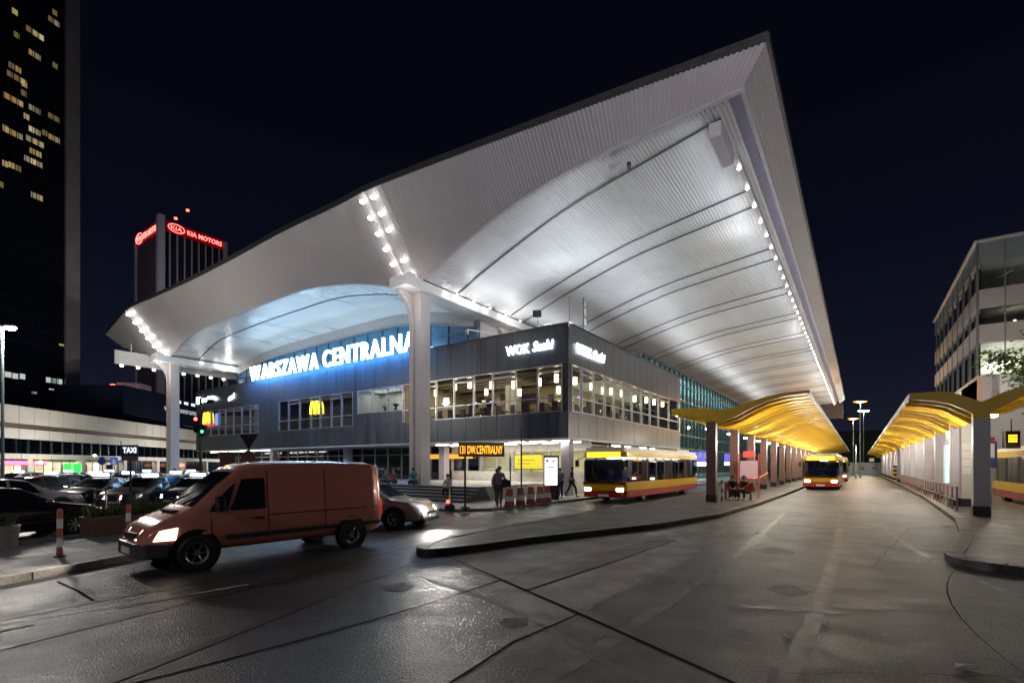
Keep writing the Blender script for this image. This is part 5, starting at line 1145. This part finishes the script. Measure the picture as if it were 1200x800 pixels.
    for i in range(2):
        b = len(cl); cl += [sh[i], el[i], tuple(Vector(wr[i]).lerp(Vector(el[i]), .15))]; ce += [(1, b), (b, b + 1), (b + 1, b + 2)]; crd += [.075, .058, .044]
    skin('jacket', S_(cl), ce, crd, shirt, t)
    cl = [pel]; ce = []; crd = [(.15, .12)]
    for i in range(2):
        b = len(cl); cl += [hips[i], kn[i], tuple(Vector(an[i]) + Vector((0, 0, .02)))]; ce += [(0, b), (b, b + 1), (b + 1, b + 2)]; crd += [.105, .075, .06]
    skin('trousers', S_(cl), ce, crd, trousers, t)
    for i in range(2): skin('shoe', S_([tuple(Vector(an[i]) + Vector((0, .03, -.045))), (to[i][0], to[i][1] - .03, to[i][2] - .0)]), [(0, 1)], [.045, .040], BLACK, t)
    hm = MB(); rows = []
    for a in range(7):
        th = a / 6 * math.pi * .58; rows.append([(.098 * math.sin(th) * math.cos(b * math.pi / 6), .108 * math.sin(th) * math.sin(b * math.pi / 6) + .012, .115 * math.cos(th)) for b in range(12)])
    hm.grid(rows, closed=True); hm.v = [tuple((Vector(p) + Vector((hd1[0], hd1[1], hd1[2] + .005))) * k) for p in hm.v]; hm.build('hair', hair, t, True)
    for s in (-1, 1):
        MB().lathe([(.001, -.006), (.011, -.004), (.011, .004), (.001, .006)], ((hd1[0] + s * .03) * k, (hd1[1] - .088) * k, (hd1[2] + .005) * k), 8, 'y').build('eye', BLACK, t)
    return t
def cloth(n, c): return mat('cloth_' + n, c, .8, var=.12, scale=8)
DK, GY, BL, RD, WH, TEAL, JEAN = cloth('dark', (.018, .018, .02)), cloth('grey', (.16, .17, .18)), cloth('navy', (.03, .045, .09)), cloth('red', (.34, .06, .07)), cloth('white', (.5, .5, .52)), cloth('teal', (.03, .24, .28)), cloth('denim', (.05, .07, .13))
OLIVE, BROWN = cloth('olive', (.16, .17, .08)), cloth('brown', (.10, .05, .04))
HB, HD, HL = mat('hair_black', (.012, .010, .009), .6), mat('hair_brown', (.05, .03, .018), .6), mat('hair_fair', (.18, .12, .06), .6)
def seat_on(px, z, y): return (on_y(px, 560, y).x, y, z)
SY = 21.42
person('person in a pale olive top sitting in a trio on the top step', seat_on(440, .86, SY), R(15), OLIVE, BL, HD, 'sit')
person('person in a grey top sitting in the middle of the trio on the top step', seat_on(454, .86, SY), R(-10), GY, JEAN, HB, 'sit')
person('person in a red top sitting in the trio on the top step', seat_on(463, .86, SY), R(-25), RD, JEAN, HL, 'sit')
person('person in teal with bare forearms sitting on the step against the tall column', seat_on(485, .86, SY - .05), R(25), TEAL, BL, HB, 'sit')
p = on_y(527, 578, 20.0); person('person in a white and dark top sitting low on the steps by the warning post', (p.x, 19.92, .55), R(20), WH, DK, HB, 'sit')
p = on_z(585, 594, .1); person('person in a dark jacket walking away with a large shoulder bag', (p.x, p.y, .1), TH + R(170), GY, BROWN, HB, 'stand', 1.85, walk=.5)
q = Vector((p.x, p.y)); t = thing('shoulder_bag', 'large black shoulder bag on the hip of the walker by the steps', 'bag', (p.x + .22, p.y + .20, .98), TH); MB().prism([(-.22, -.10, 0), (.22, -.10, .04), (.24, -.10, .3), (.0, -.10, .42), (-.22, -.10, .36)], (0, .2, 0)).build('bag_body', DK, t, bevel=.04); MB().path([(-.2, 0, .34), (-.3, -.02, .62), (-.18, -.05, .72)], .015, 6).build('strap', DK, t)
p = on_z(576, 592, .1); person('person in brown standing close beside the walker with the bag', (p.x, p.y + .4, .1), TH + R(140), BROWN, DK, HB, 'stand', 1.72, walk=.3)
p = on_z(670, 582, .1); person('person in dark clothes walking under the overhang past the white screen', (p.x, p.y, .1), TH + R(70), BROWN, DK, HB, 'stand', 1.8, walk=.9)
p = on_z(655, 583, .1); person('person in grey standing just behind the white screen', (p.x + .1, p.y, .1), TH + R(-40), GY, DK, HD, 'stand', 1.75, arms='bent')
person('person in black sitting on the bench under the middle canopy, head bowed', (-5.55, 28.62, .50), R(10), DK, DK, HB, 'sit'); person('person in dark red sitting at the free end of the bench', (-4.95, 28.6, .50), R(-15), cloth('wine', (.12, .02, .025)), DK, HD, 'sit')
p = at_d(205, 555, 34); person('person in pale clothes standing at the foot of the far column', (p.x, p.y, 0), TH, WH, BL, HL, 'stand', 1.8, arms='bent')

# ================================================================== low terminal building beyond the taxi rank
A = Vector((-106.46, 17.01)); B = Vector((-147.48, 61.54)); dv = (B - A).normalized(); nv = Vector((dv.y, -dv.x))
if nv.dot(Vector((0, 0)) - A) < 0: nv = -nv
A0 = A - dv * 45
t = thing('terminal_building', 'long low pale building with a glazed first floor and lit shops below', 'building', (A0.x, A0.y, 0))
LT = 210.0
tf = lambda u, w, d: (dv.x * u + nv.x * d, dv.y * u + nv.y * d, w)
PALEB = mat('terminal_panel', (.34, .33, .30), .5, var=.12, scale=.15, stretch=(1, 1, 2))
m = MB()
def wall(u0, u1, w0, w1, d0, d1): m.pbox(tf, u0, u1, w0, w1, d0, d1)
u = 0
while u < LT: wall(u + .03, u + 2.97, 8.6, 11.35, -10, .3); wall(u + .03, u + 2.97, 6.2, 7.8, -10, .3); wall(u + .03, u + 2.97, 2.55 + .45, 3.75 + .1, -10, .6); u += 3
m.build('panel_wall', PALEB, t)
MB().pbox(tf, 0, LT, 7.8, 8.6, -10, -.1).build('dark_band', mat('dark_band', (.05, .035, .03), .6), t)
MB().pbox(tf, 0, LT, 3.86, 6.2, -.25, -.2).build('glazing', glass('teal_glass', (.66, .88, .84), .2), t)
repeat('mullion', MB().pbox(tf, -.035, .035, 3.86, 6.2, -.2, -.08).mesh('mullion', BLACK), t, [(dv.x * u * 2.4, dv.y * u * 2.4, 0) for u in range(14, 88)])
MB().pbox(tf, 0, LT, 3.86, 6.2, -6.2, -6).build('inner_wall', mat('terminal_inner', (.22, .28, .25), .7, var=.7, scale=.35), t)
MB().pbox(tf, 0, LT, .0, 3.0, -4.2, -4).build('shop_wall', mat('shop_wall', (.50, .44, .32), .6, var=.5, scale=.4, stretch=(1, 1, .5)), t)
repeat('shop_pier', MB().pbox(tf, -.5, .5, 0, 3.0, -.6, .4).mesh('shop_pier', PALEB), t, [(dv.x * u, dv.y * u, 0) for u in range(2, 210, 12)])
repeat('shop_mullion', MB().pbox(tf, -.04, .04, 0, 3.0, -2.05, -1.95).mesh('shop_mullion', ALUD), t, [(dv.x * u * 2, dv.y * u * 2, 0) for u in range(18, 104)])
rnd = random.Random(4)
for i in range(34):
    u = 30 + i * 4.6 + rnd.uniform(-1, 1); MB().pbox(tf, u, u + rnd.uniform(1.2, 2.6), rnd.uniform(.6, 1.2), rnd.uniform(1.8, 2.4), -3.98, -3.9).build('shop_display', rnd.choice([glow('shop_cool', (.8, .95, .9), 1.0), glow('shop_warm', (1, .8, .5), 1.0), DUSK, DGLASS, glow('shop_dim', (.6, .5, .35), .35)]), t)
for i in range(10): MB().pbox(tf, 40 + i * 11, 41.5 + i * 11, 5.2, 5.6, -5.98, -5.9).build('glow_panel', WINC, t)
def tpt(px, z):                                                   # distance along the terminal front for a bearing
    k = (px - 600) / F; best = None
    for j in range(2100):
        u = j * .1; x, y = A0.x + dv.x * u, A0.y + dv.y * u; r = CT * x + ST * y; d = -ST * x + CT * y
        if d > 1 and (best is None or abs(r / d - k) < best[0]): best = (abs(r / d - k), u, d)
    return best[1], best[2]
for a, b, z0, z1, gm, lb, nm in ((0, 27, 2.1, 2.7, glow('pink_neon', (1, .12, .25), 2.2), 'long pink glowing shop sign on the low pale building', 'shop_sign'), (35, 48, 2.1, 2.7, glow('pink_neon', (1, .12, .25), 2.2), 'short pink red glowing shop sign after the bright round lamp', 'shop_sign'), (70, 78, .4, 2.3, glow('green_screen', (.02, 1, .06), 1.6), 'bright green screen in the low building, the first of two', 'screen'), (81, 89, .4, 2.3, glow('green_screen', (.02, 1, .06), 1.6), 'bright green screen in the low building, the second of two', 'screen'), (194, 212, 1.6, 2.4, glow('red_orange_neon', (1, .25, .12), 1.6), 'red orange glowing shop sign beside the far column', 'shop_sign')):
    u0, d0 = tpt(a, 0); u1, d1 = tpt(b, 0); t2 = thing(nm, lb, 'sign' if nm == 'shop_sign' else 'screen', (A0.x, A0.y, 0)); MB().pbox(tf, u0, u1, z0, z1, .62, .8).build('panel', gm, t2); MB().pbox(tf, u0 - .1, u1 + .1, z0 - .12, z0 - .01, .62, .75).build('frame', BLACK, t2)
u0, d0 = tpt(37.5, 0); q = Vector(tf(u0, 2.5, 1.2)) + Vector((A0.x, A0.y, 0)); t2 = thing('wall_lamp', 'bright warm round lamp between the two pink shop signs', 'lamp', q); MB().lathe([(.02, -.25), (.2, -.2), (.28, 0), (.2, .2), (.02, .25)], n=12).build('bulb', glow('warm_globe', (1, .85, .55), 10), t2, True); MB().tube((0, 0, .2), tuple(Vector((-nv.x, -nv.y, 0)) * .9 + Vector((0, 0, .3))), .04).build('bracket', ALUD, t2)
for u_ in (60, 90, 120, 150):
    q = Vector(tf(u_, 2.8, -2)) + Vector((A0.x, A0.y, 0)); lamp('AREA', q, 1000, (1, .93, .8), aim=q - Vector((0, 0, 3)), sx=26, sy=3).rotation_euler.z = math.atan2(dv.y, dv.x)
    q = Vector(tf(u_, 6.0, -3)) + Vector((A0.x, A0.y, 0)); lamp('AREA', q, 3200, (.75, 1, .92), aim=q - Vector((0, 0, 3)), sx=24, sy=3).rotation_euler.z = math.atan2(dv.y, dv.x)
for u_ in (50, 85, 120, 155):
    q = Vector(tf(u_, 7.5, 12)) + Vector((A0.x, A0.y, 0)); q2 = Vector(tf(u_, 9, 0)) + Vector((A0.x, A0.y, 0))
    t2 = street_lamp((q.x, q.y, 0), 9, (-.4, .4), 'street lamp along the front of the low pale building', glow('terminal_street_bulb', (1, .95, .85), 22), math.atan2(dv.y, dv.x), 'street lamps along the terminal') if u_ in (85,) and False else None
    lamp('SPOT', q + Vector((0, 0, -3.5)), 8500, (1, .95, .86), .4, aim=q2 + Vector((0, 0, -1)), spot=140)

# ================================================================== dark tower with the pale edge
E0 = Vector((-157.65, 36.1)); td = Vector((.2756, -.961)); tn = Vector((.961, .2756))
t = thing('office_tower', 'very tall dark glass tower with scattered yellow lit windows and a pale concrete edge', 'tower', (E0.x, E0.y, 0))
wf = lambda u, w, d: (td.x * u + tn.x * d, td.y * u + tn.y * d, w)
MB().pbox(wf, 0, 46, 0, 170, -30, 0).build('glass_wall', TOWG, t)
m = MB(); z = 4
while z < 168: m.pbox(wf, 0, 46, z, z + .9, .0, .05); z += 3.2
m.build('floor_edge_trim', mat('tower_spandrel', (.010, .012, .018), .3), t)
m = MB(); u = 1.2
while u < 46: m.pbox(wf, u - .05, u + .05, 0, 170, .05, .12); u += 1.25
m.build('mullion', mat('tower_mullion', (.014, .015, .02), .4), t)
o = MB().pbox(wf, -3.0, 0, 0, 170, -3, .7).build('concrete_edge', mat('tower_edge', (.30, .28, .28), .6, var=.15, scale=.2, bump=.1), t)
def tower_uv(px, py):
    k = (px - 600) / F; best = None
    for j in range(-40, 500):
        u = j * .08; x, y = E0.x + td.x * u, E0.y + td.y * u; r = CT * x + ST * y; d = -ST * x + CT * y
        if best is None or abs(r / d - k) < best[0]: best = (abs(r / d - k), u, d)
    return best[1], 2 + (HY - py) * best[2] / F
LIT = [(57, 47, 1), (213, 50, 1), (210, 85, 2), (135, 130, 3), (65, 138, 1), (135, 215, 2), (215, 257, 1), (58, 265, 2), (65, 305, 3), (95, 330, 1), (93, 365, 1), (52, 390, 3), (135, 428, 2), (103, 456, 1), (210, 460, 2), (135, 512, 2), (212, 542, 2), (50, 520, 3), (135, 553, 3), (138, 597, 2), (130, 632, 3), (57, 652, 2), (2, 720, 1), (143, 768, 2), (20, 640, 1), (175, 520, 1), (20, 500, 1)]
lw = [glow('tower_window', (1, .74, .32), .22), glow('tower_window_dim', (1, .72, .30), .08), glow('tower_window_pale', (1, .82, .44), .32), glow('tower_window_gold', (1, .62, .2), .18), glow('tower_window_soft', (1, .86, .6), .13)]
for i, (zx, zy, n_) in enumerate(LIT):
    u, w = tower_uv(zx / 3.333, zy / 3.333)
    for j in range(n_):
        uu = u + (j - (n_ - 1) / 2) * 1.2; MB().pbox(wf, uu - .50, uu + .50, w - .62, w + .62, .055, .075).build('window', rnd.choice(lw if n_ > 1 else lw[:2]), t)
for px, py, hh, gm in ((4, 438, 1.2, 2), (11, 439, 1.2, 2), (18, 440.5, 1.2, 2), (26, 441, 1.2, 2), (56, 445, 1.2, 2), (63, 446, 1.2, 1), (70, 447, 1.2, 2), (60, 456, .3, 2), (70, 459, .3, 1), (40, 460, .5, 1), (72, 404, .5, 0)):
    u, w = tower_uv(px, py); MB().pbox(wf, u - .48, u + .48, w - hh / 2, w + hh / 2, .055, .08).build('window', [lw[0], glow('tower_window_green', (.5, .7, .6), .22), glow('tower_window_white', (.8, .9, .85), .42)][gm], t)
lamp('SPOT', (-120, 30, 14), 3500, (.9, .88, 1), 1, aim=(-156, 37, 60), spot=110)  # unseen spot added to lighten the concrete edge
# ================================================================== tower with the red sign
K = Vector((-231.46, 82.09)); KZ = 103.0
t = thing('sign_tower', 'distant dark tower with pale corner pier, vertical fins and red glowing roof signs', 'tower', (K.x, K.y, 0))
MB().box(-28, 1.8, 0, -1.8, 26, KZ - .5).build('wall', mat('sign_tower_wall', (.02, .022, .035), .25, var=.3, scale=.1), t)
MB().box(-1.9, -.3, 0, .5, 2.1, KZ + .5).build('corner_pier', mat('sign_tower_pier', (.42, .40, .44), .6), t); MB().box(-29.5, 1.0, 0, -28, 3, KZ - 1).build('corner_pier', MC['sign_tower_pier'], t); MB().box(-2, 25.5, 0, -.6, 27, KZ - 1).build('corner_pier', MC['sign_tower_pier'], t)
for i in range(8): MB().box(-1.79, 4.3 + i * 2.75, 0, -1.3, 4.7 + i * 2.75, KZ - 5).build('fin', MC['sign_tower_pier'], t)
m = MB()
for i in range(14): m.box(-26.5 + i * 1.85, 1.4, 0, -26.2 + i * 1.85, 1.8, KZ - 6)
m.build('front_rib', mat('sign_tower_fin', (.08, .075, .085), .6), t)
lamp('POINT', (K.x + 30, K.y - 24, 70), 9000, (.9, .85, 1), 1)
for nm, org, rot, ln, hh in (('side', (-1.2, 3.6, KZ - 4.2), (R(90), 0, R(90)), 21.5, 3.2), ('front', (-27.5, 1.2, KZ - 5), (R(90), 0, 0), 25, 4.2)):
    t2 = thing('roof_sign', 'red glowing company name with an oval on the %s side of the distant tower' % ('longer, far' if nm == 'side' else 'narrow, front'), 'sign', (K.x + org[0], K.y + org[1], org[2])); t2.rotation_euler = rot
    MB().box(-.3, -.6, -.5, ln + .3, hh + .3, -.1).build('panel', glow('red_sign_panel', (1, .0, .01), .07), t2)
    mo = MB(); cx, cy, ra, rb_ = ln * .15, hh * .48, ln * .14, hh * .52
    for i in range(28):
        a, b = 2 * math.pi * i / 28, 2 * math.pi * (i + 1) / 28; mo.tube((cx + ra * math.cos(a), cy + rb_ * math.sin(a), .1), (cx + ra * math.cos(b), cy + rb_ * math.sin(b), .1), .18, 6)
    mo.build('oval', REDH, t2); text('word', 'KIA', REDH, t2, (ln * .055, hh * .24, .1), (0, 0, 0), hh * .5, ln * .19, .1, .0); text('word', 'KIA MOTORS', REDH, t2, (ln * .34, hh * .18, .1), (0, 0, 0), hh * .6, ln * .64, .1, .02)
for px, py in ((220, 246.5), (206, 256)):
    p = at_d(px, py, 215); t2 = thing('beacon', 'red beacon on a thin mast over the red sign' if px > 210 else 'small red beacon at the roof edge over the oval of the red sign', 'beacon', p); MB().lathe([(.02, -.5), (.6, -.3), (.6, .3), (.02, .5)], n=10).build('bulb', glow('beacon_red', (1, .05, .03), 9), t2, True); MB().tube((0, 0, -.4), (0, 0, -7 if px > 210 else -3), .15).build('pole', ALUD, t2)
# dark billboard block, small lit block
p = at_d(192, 475, 122); q = at_d(244, 482, 142); d_ = Vector((q.x - p.x, q.y - p.y)).normalized(); a = math.atan2(d_.y, d_.x)
t = thing('dark_block', 'dark glass block with a white web address behind the far column', 'building', (p.x, p.y, 0), a)
MB().box(-14, 0, 0, 40, 14, 19.5).build('wall', TOWG, t); MB().box(-14, -.15, 12, 40, -.02, 12.4).build('cornice', ALUD, t)
for i in range(6): MB().box(2 + i * 3.2, -.06, 18.0, 3.8 + i * 3.2, -.01, 18.7).build('window', WINC, t)
text('lettering', 'www.centrumpot.com', glow('grey_letter', (.8, .8, .85), .35), t, (0, -.12, 15.6), X90, 1.5, 21, .03)
p = at_d(137, 448, 180); t = thing('small_block', 'small lit purple brown block with dark windows in the distance', 'building', (p.x, p.y, 0), TH + R(12))
MB().box(0, 0, 0, 7.5, 8, p.z).build('wall', mat('small_block_wall', (.20, .13, .14), .7, emis=(.3, .18, .2), es=.18), t)  # faint glow in the wall material stands in for light falling on it
for r in range(4):
    for c_ in range(2): MB().box(1.2 + c_ * 3, -.06, p.z - 4.4 - r * 2.2, 3.2 + c_ * 3, .0, p.z - 3.0 - r * 2.2).build('window', BLACK, t)
MB().box(1, -.05, p.z - 2.3, 6.5, 0, p.z - 1.7).build('lit_band', glow('violet_band', (.25, .25, .9), .7), t)
q = at_d(132.5, 452.5, 178); t = thing('beacon', 'orange red light beside the small lit block', 'beacon', q); MB().lathe([(.02, -.9), (.9, -.6), (.9, .6), (.02, .9)], n=10).build('bulb', glow('orange_red', (1, .12, .03), 4), t, True); MB().tube((0, 0, 0), (0, 0, -8), .12).build('pole', ALUD, t)

# ================================================================== office block on the other side
t = thing('office_block', 'pale office block with dark window bands and a bright lit lower floor', 'building', (9.74, 67.9, 0))
OB = mat('office_panel', (.34, .31, .29), .55, var=.12, scale=.5); OBT = mat('office_top', (.22, .25, .28), .35, var=.1)
def oz(py, d=50.0): return 2 + (HY - py) * d / F
H = oz(285)
bands = [(0, 10.6, OB), (15.0, 17.3, OB), (19.2, 21.0 - .0, OB)]
ZL = [oz(440), oz(402), oz(381), oz(362), oz(340), oz(308), oz(285)]      # lit floor, wall, window, wall, window, top
def obox(n, x0, y0, z0, x1, y1, z1, m, **k): return MB().box(x0, y0, z0, x1, y1, z1).build(n, m, t, **k)
obox('base_wall', 0, 0, 0, 40, 34, ZL[0], OB)
obox('lower_band', 0, 0, ZL[1], 40, 34, ZL[2], OB); obox('upper_band', 0, 0, ZL[3], 40, 34, ZL[4], OB); obox('top_band', 0, 0, ZL[5], 40, 34, ZL[6], OBT)
MB().box(-.25, -.25, ZL[6] + .01, 40, 34, ZL[6] + .22).build('roof_edge', OFFW, t)
for i, (z0, z1) in enumerate(((ZL[0], ZL[1]), (ZL[2], ZL[3]), (ZL[4], ZL[5]))):
    obox('glazing', .25, .15, z0, 40, .19, z1, GLASS if i != 1 else glass('grey_glass', (.5, .5, .5), .15)); obox('side_glazing', .25, .2, z0, .29, 34, z1, DGLASS)
    obox('inner_wall', .3, 5, z0 + .01, 40, 5.1, z1 - .01, mat('office_inner', (.55, .55, .48), .7, var=.3, scale=.4) if i == 0 else mat('office_inner_dim', (.16, .15, .13), .7, var=.5, scale=.6)); obox('inner_floor', .3, .25, z0 + .01, 40, 5, z0 + .06, PILG); obox('inner_ceiling', .3, .25, z1 - .06, 40, 5, z1 - .01, OFFW)
m = MB()
for i in range(14): m.box(i * 2.0 + .0, -.06, ZL[0], i * 2.0 + .09, .14, ZL[6] - .01)
for i in range(9): m.box(-.06, i * 4.0, ZL[0], .14, i * 4.0 + .09, ZL[6] - .01)
m.build('mullion', mat('office_mullion', (.16, .17, .17), .4), t)
for i in range(4): MB().box(1.2 + i * 4.2, 3.6, ZL[0] + 1.0, 3.4 + i * 4.2, 4.2, ZL[0] + 1.7).build('light_trough', glow('office_lamp', (1, 1, .82), 5), t)
lamp('AREA', (9.74 + 8, 67.9 + 2.6, ZL[1] - .2), 420, (1, 1, .84), aim=(9.74 + 8, 67.9 + 2.6, 0), sx=15, sy=3)
lamp('POINT', (9.74 + 3, 67.9 + 1.5, ZL[2] + .6), 45, (1, 1, .75), .1); o = MB().lathe([(.02, 0), (.14, .05), (.02, .12)], (3, 1.5, ZL[2] + .3), 10).build('uplight', glow('uplight', (1, 1, .8), 12), t)
lamp('POINT', (9.74 + 10, 67.9 + 3, ZL[4] + 2.2), 260, (1, 1, .9), .3)
m = MB(); m.tube((1.5, 1.8, ZL[4] + 1.2), (3.2, 3.4, ZL[5] - .3), .09).box(5.5, 2.4, ZL[5] - 1.2, 13, 2.8, ZL[5] - .8); m.build('interior_beam', OFFW, t)
MB().box(-.0, -.01, oz(462) - .5, .4, 9, oz(444)).build('copper_reveal', mat('copper_reveal', (.45, .25, .15), .5), t)
MB().box(1.5, -1.2, ZL[0] - 3, 3.4, -.1, ZL[0] - .1).build('porch', OFFW, t)
for x, y, e_ in ((7.5, 58, 900), (15, 56, 1100)): lamp('POINT', (x, y, 9), e_, (1, .92, .85), .4)
# tree by the office block
T0 = Vector((9.9, 49.6, .1)); t = thing('street_tree', 'leafy tree rising behind the yellow canopy beside the office block', 'tree', T0)
m = MB(); m.tube((0, 0, 0), (.1, .1, 4), .16, 8, .12).tube((.1, .1, 4), (0, .2, 8), .12, 8, .08).tube((0, .2, 8), (.1, 0, 11.5), .08, 6, .03)
tips = []
for i in range(16):
    a, z = random.uniform(0, 6.28), random.uniform(5, 10.5); l = random.uniform(1, 2.3) * (1.15 - abs(z - 8) * .1); e2 = Vector((l * math.cos(a), l * math.sin(a), z + random.uniform(.3, 1.1))); m.tube((0.05, .1, z), tuple(e2), .05, 5, .015); tips += [e2, e2 * .75 + Vector((0, 0, z * .25))]
m.build('trunk', BARK, t)
m = MB()
for e2 in tips:
    for i in range(120):
        q = e2 + Vector((random.gauss(0, .5), random.gauss(0, .5), random.gauss(0, .38))); a, b, s = random.uniform(0, 6.28), random.uniform(-.9, .9), random.uniform(.14, .26)
        d1 = Vector((math.cos(a), math.sin(a), b)) * s; d2 = Vector((-math.sin(a), math.cos(a), random.uniform(-.5, .5))) * s * .5
        m.poly([tuple(q), tuple(q + d1 * .5 + d2), tuple(q + d1), tuple(q + d1 * .5 - d2)])
m.build('crown', mat('tree_leaf', (.11, .17, .04), .55, var=.5, scale=1.2), t)
lamp('SPOT', (T0.x - 2.0, T0.y - 6.5, 6.2), 280, (1, .95, .8), .2, aim=(T0.x, T0.y, 10), spot=100)  # unseen spot added to brighten the leaves
# far end of the lane
q = at_d(1034, 551, 108); t = thing('hoarding', 'pale blue grey hoarding across the far end of the bus lane', 'fence', (q.x, q.y, 0), R(6))
for i in range(5): MB().box(-7 + i * 3, 0, 0, -4.05 + i * 3, .1, 2.6).build('panel', mat('hoarding_blue', (.32, .40, .48), .6, var=.1), t)
m = MB().box(-4.2, -.02, 1.0, -3.2, -.003, 1.7).box(-1.8, -.02, 1.1, -1.0, -.003, 1.7); m.build('print', mat('hoarding_print', (.28, .12, .14), .6), t)
t = thing('far_block', 'unlit dark building beyond the end of the bus lane', 'building', (-26, 190, 0)); MB().box(0, 0, 0, 60, 20, 10.5).build('wall', mat('far_wall', (.05, .06, .05), .8, var=.3, scale=.1), t); MB().box(20, 2, 10.51, 44, 18, 13).build('roof', mat('far_roof', (.04, .05, .04), .8), t)
for i in range(6): MB().box(4 + i * 8.2, -.05, 3.2, 5.2 + i * 8.2, 0, 4.2).build('window', glow('far_window', (1, .8, .5), .25), t)
